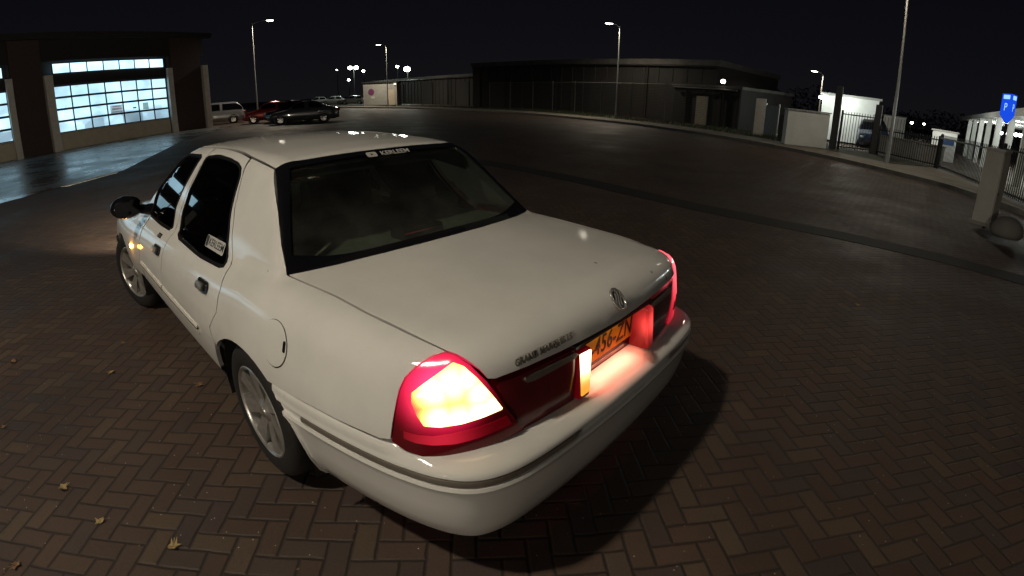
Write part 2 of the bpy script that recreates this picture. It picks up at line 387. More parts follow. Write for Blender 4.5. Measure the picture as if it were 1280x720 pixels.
# ---------------------------------------------------------------- sedan skin
# The sedan's outer skin is one implicit solid (metres; x forward, y left, z up,
# origin on the ground under the rear axle).  Every sheet-metal panel, pane and
# lens is a patch of that skin.
def spline(xs, ys):
    xs = np.array(xs, float); ys = np.array(ys, float)
    d = np.diff(ys) / np.diff(xs); m = np.empty_like(ys)
    m[0], m[-1] = d[0], d[-1]
    for i in range(1, len(xs) - 1):
        m[i] = 0 if d[i-1] * d[i] <= 0 else 2 * d[i-1] * d[i] / (d[i-1] + d[i])
    def f(x):
        x = np.clip(x, xs[0], xs[-1])
        i = np.clip(np.searchsorted(xs, x) - 1, 0, len(xs) - 2)
        h = xs[i+1] - xs[i]; t = (x - xs[i]) / h
        return (ys[i]*(1+2*t)*(1-t)**2 + m[i]*h*t*(1-t)**2 + ys[i+1]*t*t*(3-2*t) + m[i+1]*h*t*t*(t-1))
    return f

def smax(a, b, k):
    h = np.maximum(k - np.abs(a - b), 0) / k
    return np.maximum(a, b) + h * h * k * .25

def smin(a, b, k):
    return -smax(-a, -b, k)

side_w = spline([.15, .25, .35, .45, .55, .62, .70, .78, .85, .92, 1.0, 1.1],
                [.87, .925, .962, .983, .996, 1.0, .993, .976, .955, .937, .917, .89])
deck_z = spline([-1.4, -1.2, -1.1, -.8, -.156, .5, 1.4, 2.0, 2.6, 3.2, 3.7, 3.95],
                [1.0, 1.022, 1.034, 1.046, 1.062, 1.026, 1.018, 1.0, .965, .92, .85, .78])
rear_x = spline([.2, .5, .7, .78, .85, .92, .965, 1.0, 1.03],
                [-1.20, -1.25, -1.27, -1.27, -1.265, -1.257, -1.245, -1.22, -1.18])
roof_z = spline([-.2, .24, .5, 1.0, 1.4, 1.8, 2.3], [1.40, 1.447, 1.466, 1.480, 1.474, 1.448, 1.38])

def F(P):
    x, y, z = P[:, 0], np.abs(P[:, 1]), P[:, 2]
    t = np.maximum(-x, 0)
    pl = 1 - .025 * t - .055 * t * t - .09 * np.maximum((x - 2.6) / 1.2, 0)**2
    a = (y - side_w(z) * pl) * .95
    b = z - deck_z(x) + .05 * (y / .8)**2
    c = rear_x(z) + .12 * y * y - x
    d = x - 3.93 + .25 * y * y + .15 * (z - .55)**2
    low = smax(a, c, .30)
    low = smax(low, d, .30)
    kk = .075 + .075 / (1 + np.exp(-np.clip((a - c) / .03, -40, 40)))       # crisp rear edge, soft shoulders
    low = smax(low, b, kk)
    low = np.maximum(low, .16 - z)
    ga = (y - .850 + (z - .942) * .53) * .88
    gb = z - roof_z(x) + .028 * (y / .6)**2
    gc = (-.156 + (z - 1.031) * 1.005 - .055 * (1 - (y / .7)**2) - x) * .70
    gd = (x - 2.51 + (z - 1.0) * 1.72 + .10 * y * y) * .5
    g = smax(ga, gb, .085)
    g = smax(g, gc, .05)
    g = smax(g, gd, .06)
    g = np.maximum(g, .86 - z)
    return smin(low, g, .025)

def hit(O, D, tmax=4.0, n=160, off=0.0):
    O = np.asarray(O, float); D = np.asarray(D, float)
    if D.ndim == 1: D = np.repeat(D[None], len(O), 0)
    ts = np.linspace(0, tmax, n)
    best = np.full(len(O), np.nan); fm = np.full(len(O), 1e9); tm = np.zeros(len(O))
    prev = F(O) - off
    for i in range(1, n):
        cur = F(O + D * ts[i]) - off
        w = np.isnan(best) & (prev > 0) & (cur <= 0)
        best[w] = ts[i-1]
        q = cur < fm; fm[q] = cur[q]; tm[q] = ts[i]
        prev = cur
    miss = np.isnan(best)
    lo = np.where(miss, tm, best); hi = lo + (ts[1] - ts[0])
    for _ in range(26):
        mid = .5 * (lo + hi); v = F(O + D * mid[:, None]) - off
        lo = np.where(~miss & (v > 0), mid, lo); hi = np.where(~miss & (v <= 0), mid, hi)
    return O + D * lo[:, None]

def gradF(P):
    e = 2e-4; g = np.empty_like(P)
    for k in range(3):
        d = np.zeros(3); d[k] = e
        g[:, k] = F(P + d) - F(P - d)
    return g / np.linalg.norm(g, axis=1)[:, None]

# ray directions the patches are laid out along (all parallel rays)
R2 = 2**-.5
_d = np.array([0, -.985, -.1726])
CHART = {
    'flank': (_d / np.linalg.norm(_d), np.array([1., 0, 0]), np.array([0, -.1726, .985])),
    'side': (np.array([0, -R2, -R2]), np.array([1., 0, 0]), np.array([0, -R2, R2])),
    'top': (np.array([0, 0, -1.]), np.array([1., 0, 0]), np.array([0, 1., 0])),
    'tail': (np.array([R2, 0, -R2]), np.array([0, 1., 0]), np.array([R2, 0, R2])),
    'back': (np.array([1., 0, 0]), np.array([0, 1., 0]), np.array([0, 0, 1.])),
    'corner': (np.array([.66, -.66, -.36]) / np.linalg.norm([.66, -.66, -.36]), np.array([R2, R2, 0]),
               np.cross(np.array([.66, -.66, -.36]) / np.linalg.norm([.66, -.66, -.36]), np.array([R2, R2, 0]))),
    'fcorner': (np.array([-.66, -.66, -.36]) / np.linalg.norm([.66, -.66, -.36]), np.array([R2, -R2, 0]),
               np.cross(np.array([-.66, -.66, -.36]) / np.linalg.norm([.66, -.66, -.36]), np.array([R2, -R2, 0]))),
}
# outlines on the left flank, measured in metres on the skin
OUT = {
    'quarter_seam': [(0.607, 0.567, 1.426), (0.594, 0.639, 1.341), (0.546, 0.717, 1.193), (0.462, 0.783, 1.069), (0.343, 0.851, 0.965), (0.296, 0.933, 0.889), (0.297, 0.977, 0.775), (0.41, 0.997, 0.664)],
    'lamp': [(-1.062, 0.717, 0.979), (-1.037, 0.749, 0.965), (-1.016, 0.793, 0.94), (-1.002, 0.83, 0.909), (-0.998, 0.852, 0.873), (-0.997, 0.874, 0.81), (-0.991, 0.899, 0.705), (-1.035, 0.88, 0.679), (-1.088, 0.845, 0.662), (-1.126, 0.809, 0.661), (-1.172, 0.745, 0.67), (-1.207, 0.668, 0.677), (-1.227, 0.593, 0.678), (-1.235, 0.539, 0.678), (-1.23, 0.574, 0.732), (-1.223, 0.607, 0.785), (-1.207, 0.636, 0.846), (-1.186, 0.666, 0.905), (-1.144, 0.693, 0.957), (-1.096, 0.707, 0.976)],
    'lit': [(-1.103, 0.725, 0.963), (-1.088, 0.756, 0.942), (-1.054, 0.808, 0.901), (-1.033, 0.835, 0.875), (-1.039, 0.843, 0.845), (-1.061, 0.842, 0.807), (-1.081, 0.835, 0.776), (-1.119, 0.802, 0.774), (-1.161, 0.75, 0.78), (-1.194, 0.69, 0.79), (-1.217, 0.627, 0.799), (-1.198, 0.657, 0.858), (-1.17, 0.691, 0.92), (-1.133, 0.71, 0.955)],
    'band': [(-1.028, 0.874, 0.751), (-1.065, 0.853, 0.744), (-1.104, 0.823, 0.742), (-1.144, 0.779, 0.749), (-1.19, 0.704, 0.758), (-1.222, 0.614, 0.768), (-1.226, 0.595, 0.729), (-1.191, 0.706, 0.719), (-1.153, 0.773, 0.712), (-1.105, 0.826, 0.711), (-1.064, 0.859, 0.716), (-1.03, 0.877, 0.726)],
    'deck_seam': [(-0.164, 0.778, 1.019), (-0.265, 0.768, 1.014), (-0.496, 0.75, 1.011), (-0.701, 0.748, 1.004), (-0.904, 0.734, 0.994), (-1.062, 0.717, 0.979)],
    'glass_left': [(0.27, 0.59, 1.396), (0.075, 0.681, 1.241), (-0.046, 0.737, 1.121), (-0.156, 0.779, 1.021)],
    'rear_win': [(1.266, 0.604, 1.397), (1.078, 0.59, 1.413), (0.862, 0.597, 1.405), (0.724, 0.608, 1.392), (0.65, 0.621, 1.372), (0.622, 0.64, 1.338), (0.611, 0.684, 1.255), (0.585, 0.731, 1.167), (0.509, 0.786, 1.062), (0.486, 0.805, 1.027), (0.408, 0.857, 0.958), (0.449, 0.868, 0.949), (0.762, 0.875, 0.94), (1.276, 0.857, 0.951), (1.361, 0.787, 1.06), (1.369, 0.716, 1.195), (1.312, 0.659, 1.301)],
    'front_win': [(1.38, 0.602, 1.399), (1.674, 0.6, 1.393), (1.819, 0.626, 1.359), (1.98, 0.682, 1.274), (2.135, 0.735, 1.185), (2.15, 0.775, 1.06), (2.125, 0.8, 1.02), (2.138, 0.84, 0.962), (1.776, 0.849, 0.952), (1.468, 0.849, 0.957), (1.555, 0.782, 1.071), (1.532, 0.719, 1.189), (1.45, 0.656, 1.309)],
}
# ---------------------------------------------------------------- patches of the sedan's skin
def inside(poly, P):
    x, y = P[:, 0], P[:, 1]; r = np.zeros(len(P), bool); n = len(poly)
    for i in range(n):
        (x0, y0), (x1, y1) = poly[i], poly[(i + 1) % n]
        if y0 == y1: continue
        c = ((y0 > y) != (y1 > y)) & (x < (x1 - x0) * (y - y0) / (y1 - y0) + x0)
        r ^= c
    return r

def resample(poly, h):
    out = []; n = len(poly)
    for i in range(n):
        a, b = np.array(poly[i]), np.array(poly[(i + 1) % n]); k = max(1, int(math.ceil(np.linalg.norm(b - a) / h)))
        out += [a + (b - a) * t / k for t in range(k)]
    return np.array(out)

def rounded(pts, it=2, keep=.25):
    """corner-cutting of a closed outline"""
    p = [np.array(q, float) for q in pts]
    for _ in range(it):
        o = []
        for i in range(len(p)):
            a, b = p[i], p[(i + 1) % len(p)]
            o += [a * (1 - keep) + b * keep, a * keep + b * (1 - keep)]
        p = o
    return p

def shrink(poly2, d):
    """pull an outline inwards by d (2-D)"""
    p = np.array(poly2); n = len(p)
    area = .5 * sum(p[i][0] * p[(i+1) % n][1] - p[(i+1) % n][0] * p[i][1] for i in range(n))
    s = 1 if area > 0 else -1; o = []
    for i in range(n):
        e0 = p[i] - p[i-1]; e1 = p[(i+1) % n] - p[i]
        l0, l1 = np.linalg.norm(e0), np.linalg.norm(e1)
        if l0 < 1e-9 or l1 < 1e-9: o.append(p[i]); continue
        n0 = np.array([-e0[1], e0[0]]) / l0 * s; n1 = np.array([-e1[1], e1[0]]) / l1 * s
        m = n0 + n1; q = max(.35, 1 + n0.dot(n1)); o.append(p[i] + m / q * d)
    return np.array(o)

def to2(pts, ch):
    D, U, V = CHART[ch]; P = np.array(pts, float); return np.c_[P @ U, P @ V]

def skin(p2, ch, off=0.0):
    D, U, V = CHART[ch]; O = p2[:, :1] * U + p2[:, 1:] * V - D * 3.2
    return hit(O, D, tmax=6.4, n=260, off=off)

def patch(name, m, parent, pts, ch='side', holes=(), h=.04, off=0.0, thick=.022, gap=.0042, mirror=False, two_d=False, flat=False, rim=True):
    """a sheet of the sedan's skin inside an outline (3-D points, or chart coordinates)"""
    poly = np.array(pts) if two_d else to2(pts, ch)
    if gap: poly = shrink(poly, gap)
    B = resample(poly, h); loops = [B]
    H2 = []
    for hp in holes:
        q = np.array(hp) if two_d else to2(hp, ch); H2.append(q); loops.append(resample(q, h))
    lo, hi = B.min(0), B.max(0)
    gx, gy = np.meshgrid(np.arange(lo[0] + h * .5, hi[0], h), np.arange(lo[1] + h * .5, hi[1], h * .87))
    gx[1::2] += h * .5
    G = np.c_[gx.ravel(), gy.ravel()]
    ok = inside(poly, G)
    for q in H2: ok &= ~inside(q, G)
    allB = np.vstack(loops); G = G[ok]
    if len(G):
        dmin = np.full(len(G), 9.)
        for b in allB: dmin = np.minimum(dmin, np.hypot(*(G - b).T))
        G = G[dmin > h * .45]
    V2 = np.vstack([allB, G]); ed = []; k = 0
    for l in loops:
        n = len(l); ed += [(k + i, k + (i + 1) % n) for i in range(n)]; k += n
    res = geometry.delaunay_2d_cdt([Vector(v) for v in V2], ed, [], 0, 1e-6)
    V2 = np.array([list(v) for v in res[0]]); tris = [t for t in res[2] if len(t) == 3]
    cen = np.array([V2[list(t)].mean(0) for t in tris]); ok = inside(poly, cen)
    for q in H2: ok &= ~inside(q, cen)
    tris = [t for t, o in zip(tris, ok) if o]
    P = skin(V2, ch, off); Nn = gradF(P)
    if mirror: P[:, 1] *= -1; Nn[:, 1] *= -1
    # orientation
    f = []
    for t in tris:
        a, b, c = P[list(t)]; nn = np.cross(b - a, c - a)
        f.append(tuple(t) if nn.dot(Nn[t[0]]) > 0 else (t[0], t[2], t[1]))
    nv = len(P); verts = list(P); norms = list(Nn); faces = list(f)
    if rim:
        cnt = {}
        for t in f:
            for i in range(3):
                e = (t[i], t[(i+1) % 3]); cnt[e] = 1
        bound = [e for e in cnt if (e[1], e[0]) not in cnt]
        ids = {}
        def dbl(i):
            # rounded edge: the rim starts a hair lower and turns in
            if i not in ids:
                k0 = len(verts); verts.append(P[i]); verts.append(P[i] - Nn[i] * thick); ids[i] = k0
                norms.append(Nn[i]); norms.append(Nn[i])
            return ids[i]
        for a, b in bound:
            i, j = dbl(a), dbl(b)
            t = np.cross(P[b] - P[a], Nn[a]); t /= (np.linalg.norm(t) + 1e-12)
            for q in (i, i + 1, j, j + 1): norms[q] = t
            faces.append((j, i, i + 1, j + 1))
    me = bpy.data.meshes.new(name); me.from_pydata([tuple(v) for v in verts], [], faces)
    me.shade_smooth()
    me.normals_split_custom_set_from_vertices([tuple(n / (np.linalg.norm(n) + 1e-12)) for n in norms])
    return link_mesh(name, me, m, parent)

def both(name, m, parent_l, parent_r, *a, **k):
    return patch(name, m, parent_l, *a, **k), patch(name, m, parent_r, *a, mirror=True, **k)

def on_skin(P, ch='side', off=0.0):
    return skin(to2([P], ch), ch, off)[0]

def frame_on(P, across):
    """matrix whose x runs along `across`, z along the skin's outward normal, placed at P"""
    n = gradF(np.array([P]))[0]; a = np.array(across, float); a -= n * a.dot(n); a /= np.linalg.norm(a); b = np.cross(n, a)
    return Matrix(((a[0], b[0], n[0], P[0]), (a[1], b[1], n[1], P[1]), (a[2], b[2], n[2], P[2]), (0, 0, 0, 1)))

def MIR(Mx): return Matrix.Diagonal((1, -1, 1, 1)) @ Mx

# ================================================================ THE WHITE SEDAN
car = empty('sedan')
tag(car, 'large white four-door sedan in the foreground with glowing tail lamp and front wheels turned', 'car')
WH = .01; HUBZ = .342; WB = 2.92
def arch(cx, a, b, t0, t1, n=22, y=.99):
    return [(cx + a * math.cos(rad(t)), y, .33 + b * math.sin(rad(t))) for t in np.linspace(t0, t1, n)]

# chart-space outlines are given as points in space and dropped onto the skin
def S(x, z):                                     # point on the flank at (x, z): lower body
    P = hit(np.array([[x, 1.6, z]]), np.array([0, -1., 0]), tmax=1.6, n=200)[0]; return tuple(P)

seam = OUT['quarter_seam']; lamp = OUT['lamp']; deck = OUT['deck_seam']; gl = OUT['glass_left']
zbot = lambda x: .40 + .085 * (x - .6)            # lower edge of the doors
rear_arch = [S(x, z) for x, _, z in arch(0.0, .47, .375, 172, 8)]
RA = rear_arch                                   # from rear to front
# ---- quarter panels
bump_top = [S(-.49, .660), S(-.75, .68), S(-.95, .695)]
q_out = list(seam) + [S(.385, .60), S(.345, .60)] + [p for p in RA[::-1] if p[2] > .55 and p[0] > -.245] + [S(-.262, .642)] + bump_top + [tuple(p) for p in (lamp[6], lamp[5], lamp[4], lamp[3], lamp[2], lamp[1], lamp[0])] + list(reversed(deck)) + [gl[3], gl[2], gl[1], gl[0]]
ql, qr = both('quarter_panel', M['paint'], car, car, q_out)
# lower dog-leg in front of the rear wheel and behind the door
# ---- doors
RW = OUT['rear_win']; FW = OUT['front_win']
def beltp(x): return S(x, .80)
b_seam = [(1.275, .55, 1.43), (1.30, .60, 1.39), (1.355, .66, 1.30), (1.42, .72, 1.19), (1.43, .785, 1.07), (1.395, .85, .96), S(1.385, .90), S(1.385, .80), S(1.385, .65), S(1.385, .55), S(1.385, zbot(1.385))]
roofline = [(.622, .561, 1.425), (.787, .541, 1.439), (.942, .529, 1.446), (1.101, .521, 1.449), (1.27, .515, 1.446)]
arch_low = [S(x, z) for x, z in ((.421, .50), (.451, .44), (.466, .385))]
rd_out = list(reversed(roofline)) + list(seam[1:]) + [S(.385, .58), S(.392, .55)] + arch_low + [S(.9, zbot(.9))] + list(reversed(b_seam))[0:1] + list(reversed(b_seam))[1:-1]
win_r = rounded(RW, 1, .12)
rdl, rdr = both('rear_door', M['paint'], car, car, rd_out, 'flank', holes=[win_r])
f_seam = [S(2.13, .95), S(2.10, .85), S(2.06, .72), S(2.04, .62), S(2.04, zbot(2.04))]
fd_top = [(1.285, .515, 1.446), (1.62, .512, 1.438), (1.79, .535, 1.408), (1.93, .60, 1.335), (2.08, .665, 1.24), (2.22, .745, 1.11), (2.28, .80, 1.02)]
win_f = rounded(FW, 1, .12)
fd_out = fd_top + f_seam + list(reversed(b_seam))
fdl, fdr = both('front_door', M['paint'], car, car, fd_out, 'flank', holes=[win_f])
for d, w, mi in ((rdl, win_r, False), (rdr, win_r, True), (fdl, win_f, False), (fdr, win_f, True)):
    big = shrink(to2(w, 'flank'), -.012); small = shrink(to2(w, 'flank'), .003)
    patch('window_seal', M['seal'], d, big, 'flank', holes=[small], off=.004, h=.03, thick=.02, gap=0, mirror=mi, two_d=True)
    patch('window', M['pane_side'], d, to2(w, 'flank'), 'flank', off=-.007, h=.05, rim=False, gap=0, mirror=mi, two_d=True)
# door handles: dark cup, grey pull
for d, x, z, mi in ((rdl, .53, .842, 0), (fdl, 1.53, .832, 0), (rdr, .53, .842, 1), (fdr, 1.53, .832, 1)):
    P = S(x, z); Mx = frame_on(P, (1, 0, 0))
    if mi: Mx = MIR(Mx)
    b = MB(); b.rbox((0, 0, 0), (.165, .062, .012), .028, M=Mx @ Matrix.Translation((0, 0, .002))); hc = b.build('door_handle', M['gloss_black'], d, 40)
    b = MB(); b.rbox((0, 0, 0), (.105, .040, .016), .018, M=Mx @ Matrix.Translation((.022, .006, .014))); b.build('pull', M['dull_chrome'], hc, 40, bevel=.003)
for d, mi in ((fdl, 0),):
    Mx = frame_on(S(1.60, .905), (1, 0, 0))
    b = MB(); b.rbox((0, 0, 0), (.085, .032, .008), .008, M=Mx); kp = b.build('keypad', M['black_plastic'], d, 40)
    b = MB(); [b.box((0, 0, 0), (.010, .014, .003), M=Mx @ Matrix.Translation((-.028 + .014 * k, 0, .006))) for k in range(5)]; b.build('button_row', M['dull_chrome'], kp)
# side mouldings
def strip(name, xs, zf, hh, proud, m, parent, mirror=False):
    prof = [(-hh, -.004), (-hh, proud * .6), (-hh * .5, proud), (hh * .5, proud), (hh, proud * .6), (hh, -.004)]
    P = np.array([S(x, zf(x)) for x in xs]); G = gradF(P); vs = []; fs = []
    for p, g in zip(P, G):
        for u, o in prof: vs.append(p + g * o + np.array([0, 0, 1]) * u)
    n = len(prof)
    for i in range(len(P) - 1):
        for k in range(n - 1): fs.append((i*n+k, i*n+k+1, (i+1)*n+k+1, (i+1)*n+k))
    fs += [tuple(range(n)), tuple(range((len(P)-1)*n, len(P)*n))]
    b = MB(); b.add([(v[0], -v[1] if mirror else v[1], v[2]) for v in vs], fs)
    return b.build(name, m, parent, 40)
zt = lambda x: .575 + .065 * (x - .6) / 1.7
for d, xs, mi in ((rdl, np.linspace(.64, 1.37, 12), 0), (fdl, np.linspace(1.40, 2.03, 10), 0), (rdr, np.linspace(.64, 1.37, 12), 1), (fdr, np.linspace(1.40, 2.03, 10), 1)):
    s_ = strip('side_moulding', xs, zt, .026, .012, M['white_plastic'], d, bool(mi))
    strip('bright_line', xs, lambda x: zt(x) + .006, .006, .0145, M['chrome'], s_, bool(mi))
# fuel filler lid on the left quarter
Pf = S(-.317, .825); Mx = frame_on(Pf, (1, 0, 0)); ring = []
for t in range(28): ring.append((Mx @ Vector((.098 * math.cos(t * math.tau / 28), .092 * math.sin(t * math.tau / 28), 0)))[:])
fl = patch('fuel_lid', M['paint'], ql, ring, off=.0035, thick=.0035, h=.03, gap=0)
gro = [(Mx @ Vector((.1015 * math.cos(t * math.tau / 28), .0955 * math.sin(t * math.tau / 28), 0)))[:] for t in range(28)]
patch('lid_gap', M['seal'], fl, gro, off=.0006, thick=.002, h=.03, gap=0, rim=False)
b = MB(); b.rbox((0, 0, 0), (.016, .045, .003), .007, M=Mx @ Matrix.Translation((-.082, -.012, .0045))); b.build('finger_notch', M['seal'], fl)

# ---- roof, backlight, boot lid
def mir(L): return [(x, -y, z) for x, y, z in L]
top_c = [(.235, .44, 1.42), (.222, .27, 1.43), (.214, .06, 1.433)]
rback = [gl[0]] + top_c; rb = rback + mir(list(reversed(rback)))
rl = list(roofline) + [(1.40, .512, 1.443), (1.62, .512, 1.432), (1.76, .50, 1.42)]
rfront = [(1.80, .40, 1.42), (1.82, .2, 1.425), (1.828, 0, 1.427)]
roof_out = rl + rfront + mir(list(reversed(rfront[:-1]))) + mir(list(reversed(rl))) + list(reversed(rb))
roof = patch('roof', M['paint'], car, roof_out, 'top', h=.05)
gb_l = [gl[3], (-.238, .587, 1.035), (-.292, .38, 1.048), (-.322, .2, 1.055), (-.332, 0, 1.058)]
glass_out = rb + mir(list(reversed(list(gl[1:3]) ))) [::-1] if False else None
left_edge = list(gl)                              # top to bottom
glass_out = list(reversed(left_edge)) + rb[1:-1] + mir(left_edge) + mir(list(reversed(gb_l)))[::-1][1:] + list(reversed(gb_l))[1:-1] if False else (
    list(reversed(left_edge)) + rb[1:-1] + mir(left_edge) + mir(gb_l[1:]) + list(reversed(gb_l[1:-1])))
bg = patch('rear_window', M['pane_rear'], car, glass_out, 'top', off=-.006, h=.05, rim=False)
g2 = to2(glass_out, 'top')
fr_out = shrink(g2, .002); fr_in = []
# black border: narrow at the sides and top, wide along the bottom
fr_in = [(.235 - .032 - .022 * (1 - (y / .56)**2) + .05 * max(0, abs(y) - .5), y) for y in np.linspace(.545, -.545, 9)]
fr_in += [(-.243 + .145 * (y / .74)**2, y) for y in np.linspace(-.725, .725, 13)]
patch('window_border', M['gloss_black'], bg, fr_out, 'top', holes=[fr_in], off=.001, h=.03, thick=.008, gap=0, two_d=True)
tb = [(-1.195, .642, .898), (-1.22, .534, .899), (-1.24, .369, .898), (-1.252, .217, .898), (-1.258, .10, .898), (-1.262, 0, .898)]
lamp_in = [lamp[i] for i in (19, 18, 17)]
half = [gl[3]] + list(deck[1:]) + lamp_in + tb
boot_out = half[:-1] + [tb[-1]] + mir(list(reversed(half[:-1])))
boot_out += mir(gb_l[1:-1]) + [gb_l[-1]] + list(reversed(gb_l[1:-1]))
boot = patch('boot_lid', M['paint'], car, boot_out, 'tail', h=.045)
# lettering and emblem on the boot lid
Pm = on_skin((-1.219, .443, .927), 'tail', .002)
text_obj('lettering', 'GRAND MARQUIS LS', .034, M['dull_chrome'], boot, frame_on(Pm, (0, -1, 0)), sx=.80, extrude=.0025, spacing=1.06, bold=.0006)
Pe = on_skin((-1.236, 0, .975), 'tail', .002); Mx = frame_on(Pe, (0, -1, 0))
b = MB()
tor = []
for k in range(36):
    t = k * math.tau / 36; tor.append((Mx @ Vector((.034 * math.cos(t), .044 * math.sin(t), .006)))[:])
b.tube(tor + [tor[0]], .006, 8, cap=False)
for s0, s1 in ((-.55, .016), (0, .0), (.55, -.016)):
    pts = [(Mx @ Vector((.024 * u + (.012 if u < 0 else -.012) * 0 + s1 * 1.1, .030 * math.sin(u * 1.6 + .0) * .9 + (.0), .007)))[:] for u in np.linspace(-1, 1, 9)] if False else \
          [(Mx @ Vector((s1 + .012 * math.sin(u * 2.2), .034 * u * (1 if s1 == 0 else .82), .007)))[:] for u in np.linspace(-1, 1, 9)]
    b.tube(pts, .0042, 6)
em = b.build('emblem', M['chrome'], boot, 50)
b = MB(); b.lathe([(.0005, .002), (.030, .002), (.030, -.002)], axis=(0, 0, 1), n=24)
b.v = [(Mx @ Vector((v[0], v[1] * 1.25, v[2])))[:] for v in b.v]; b.build('emblem_backing', M['black_plastic'], em)
# sticker along the top of the rear window (screen-shaped mark, then the name)
Ps = on_skin((.172, -.02, 1.42), 'top', .004); Mx = frame_on(Ps, (0, -1, 0))
M['sticker'] = mat('sticker_white', (.44, .44, .42), .6)
M['sticker_black'] = mat('sticker_black', (.02, .02, .02), .6)
st = text_obj('sticker', 'KERLEEM', .042, M['sticker'], bg, Mx @ Matrix.Translation((.033, .0, .002)), sx=1.12, extrude=.0004, spacing=1.0, bold=.0008)
b = MB(); b.rbox((0, 0, 0), (.062, .036, .0012), .010, M=Mx @ Matrix.Translation((-.118, .0, .002)))
mk = b.build('play_mark', M['sticker'], st)
b = MB(); b.add([Mx @ Vector(q) for q in ((-.125, -.009, .0032), (-.125, .009, .0032), (-.107, 0, .0032))], [(0, 2, 1)]); b.build('play_arrow', M['sticker_black'], mk)

# ---- windscreen, bonnet, wings, nose
ws_side = [(1.79, .525, 1.395), (1.92, .585, 1.32), (2.05, .65, 1.215), (2.20, .73, 1.09), (2.28, .77, 1.01)]
ws_out = [(1.832, 0, 1.42), (1.824, .2, 1.42), (1.80, .42, 1.41)] + ws_side + [(2.40, .45, 1.0), (2.43, 0, 1.0)]
ws_out = ws_out + mir(list(reversed(ws_out[1:-1])))
patch('windscreen', M['pane_front'], car, ws_out, 'top', off=-.005, h=.06, rim=False)
hood = [(2.47, 0, 1), (2.44, .45, 1), (2.34, .70, 1), (2.8, .73, 1), (3.3, .70, .9), (3.62, .62, .85), (3.72, .45, .83), (3.77, .2, .82), (3.78, 0, .82)]
patch('bonnet', M['paint'], car, hood + mir(list(reversed(hood[1:-1]))), 'top', h=.06)
cowl = [(2.435, 0, 1), (2.405, .45, 1), (2.285, .775, 1), (2.335, .705, 1), (2.435, .45, 1), (2.465, 0, 1)]
patch('cowl_grille', M['black_plastic'], car, cowl + mir(list(reversed(cowl[1:-1]))), 'top', off=-.01, h=.05)
FA = [S(x, z) for x, _, z in arch(WB, .44, .375, 176, 4)]
wing = [(2.345, .705, 1.0)] + [(2.285, .79, 1.0)] + [S(2.15, .95), S(2.12, .85), S(2.08, .72), S(2.06, .62), S(2.06, zbot(2.04)), S(2.44, .50)] + FA + [S(3.42, .40), S(3.42, .63), S(3.55, .66)]
Pn = [on_skin((3.62, .64, .85), 'top'), on_skin((3.3, .708, .9), 'top'), on_skin((2.8, .738, .96), 'top')]
wl, wr = both('front_wing', M['paint'], car, car, wing + [tuple(p) for p in Pn], 'flank', h=.05)
for w_, mi in ((wl, 0), (wr, 1)):
    Mx = frame_on(S(2.40, .70), (1, 0, 0)); Mx = MIR(Mx) if mi else Mx
    b = MB(); b.rbox((0, 0, 0), (.065, .032, .012), .014, M=Mx @ Matrix.Translation((0, 0, .004)))
    sl = b.build('side_repeater', emit('amber_glow', (1.0, .42, .05), 40.0) if not mi else bpy.data.materials['amber_glow'], w_, 40, bevel=.003)
ld = bpy.data.lights.new('repeater_light', 'POINT'); ld.energy = .3; ld.specular_factor = 0; ld.color = (1.0, .40, .05); ld.shadow_soft_size = .02
lo = bpy.data.objects.new('repeater_light', ld); COL.objects.link(lo); lo.location = (2.38, 1.06, .71); lo.parent = wl
# sills
for mi in (0, 1):
    b = MB(); sec = [(.004, .0), (-.012, -.035), (-.055, -.075), (-.14, -.10)]
    xs = np.linspace(.468, 2.47, 14)
    vs = [(x, (S(x, zbot(x))[1] - .004 + o) * (-1 if mi else 1), zbot(x) - .002 + dz_) for x in xs for o, dz_ in sec]
    b.add(vs, [(i*4+k, i*4+k+1, (i+1)*4+k+1, (i+1)*4+k) for i in range(13) for k in range(3)]); b.build('sill', M['paint'], car, 60)

# ---- bumpers: one profile swept along the plan curve
def sweep_bumper(name, half, prof, m, parent, dz=None, side=None):
    P = [np.array(p, float) for p in half]
    # Catmull-Rom refinement
    R = []
    for i in range(len(P) - 1):
        p0, p1, p2, p3 = P[max(i-1, 0)], P[i], P[i+1], P[min(i+2, len(P)-1)]
        for t in np.linspace(0, 1, 7)[:-1]:
            R.append(.5 * (2*p1 + (p2-p0)*t + (2*p0-5*p1+4*p2-p3)*t*t + (3*p1-p0-3*p2+p3)*t**3))
    R.append(P[-1]); R = np.array(R)
    full = np.vstack([R, (R[:-1] * [1, -1])[::-1]])
    T = np.gradient(full, axis=0); T /= np.linalg.norm(T, axis=1)[:, None]
    Nv = np.c_[T[:, 1], -T[:, 0]]
    c = full.mean(0) + np.array([0., 0])
    s = np.sign(((full - c) * Nv).sum(1).sum()); Nv *= s
    vs = []; fs = []; n = len(prof)
    for p, q in zip(full, Nv):
        w = 0 if side is None else float(np.clip((p[0] + 1.18) / .25, 0, 1)); w = w * w * (3 - 2 * w)
        for k, (o, z) in enumerate(prof):
            if w: o, z = o * (1 - w) + side[k][0] * w, z * (1 - w) + side[k][1] * w
            vs.append((p[0] + q[0] * o, p[1] + q[1] * o, z + (dz(p) if dz else 0)))
    for i in range(len(full) - 1):
        for k in range(n - 1): fs.append((i*n+k, i*n+k+1, (i+1)*n+k+1, (i+1)*n+k))
    if side is not None:
        def cut(v):
            x, y, z = v; t = (z - .33) / .375
            ax = -.478 * math.sqrt(max(0, 1 - t * t)) if t > 0 else -.478
            return (min(x, ax), y, z)
        vs = [cut(v) for v in vs]
    b = MB(); b.add(vs, fs); return b.build(name, m, parent, 33), full, Nv
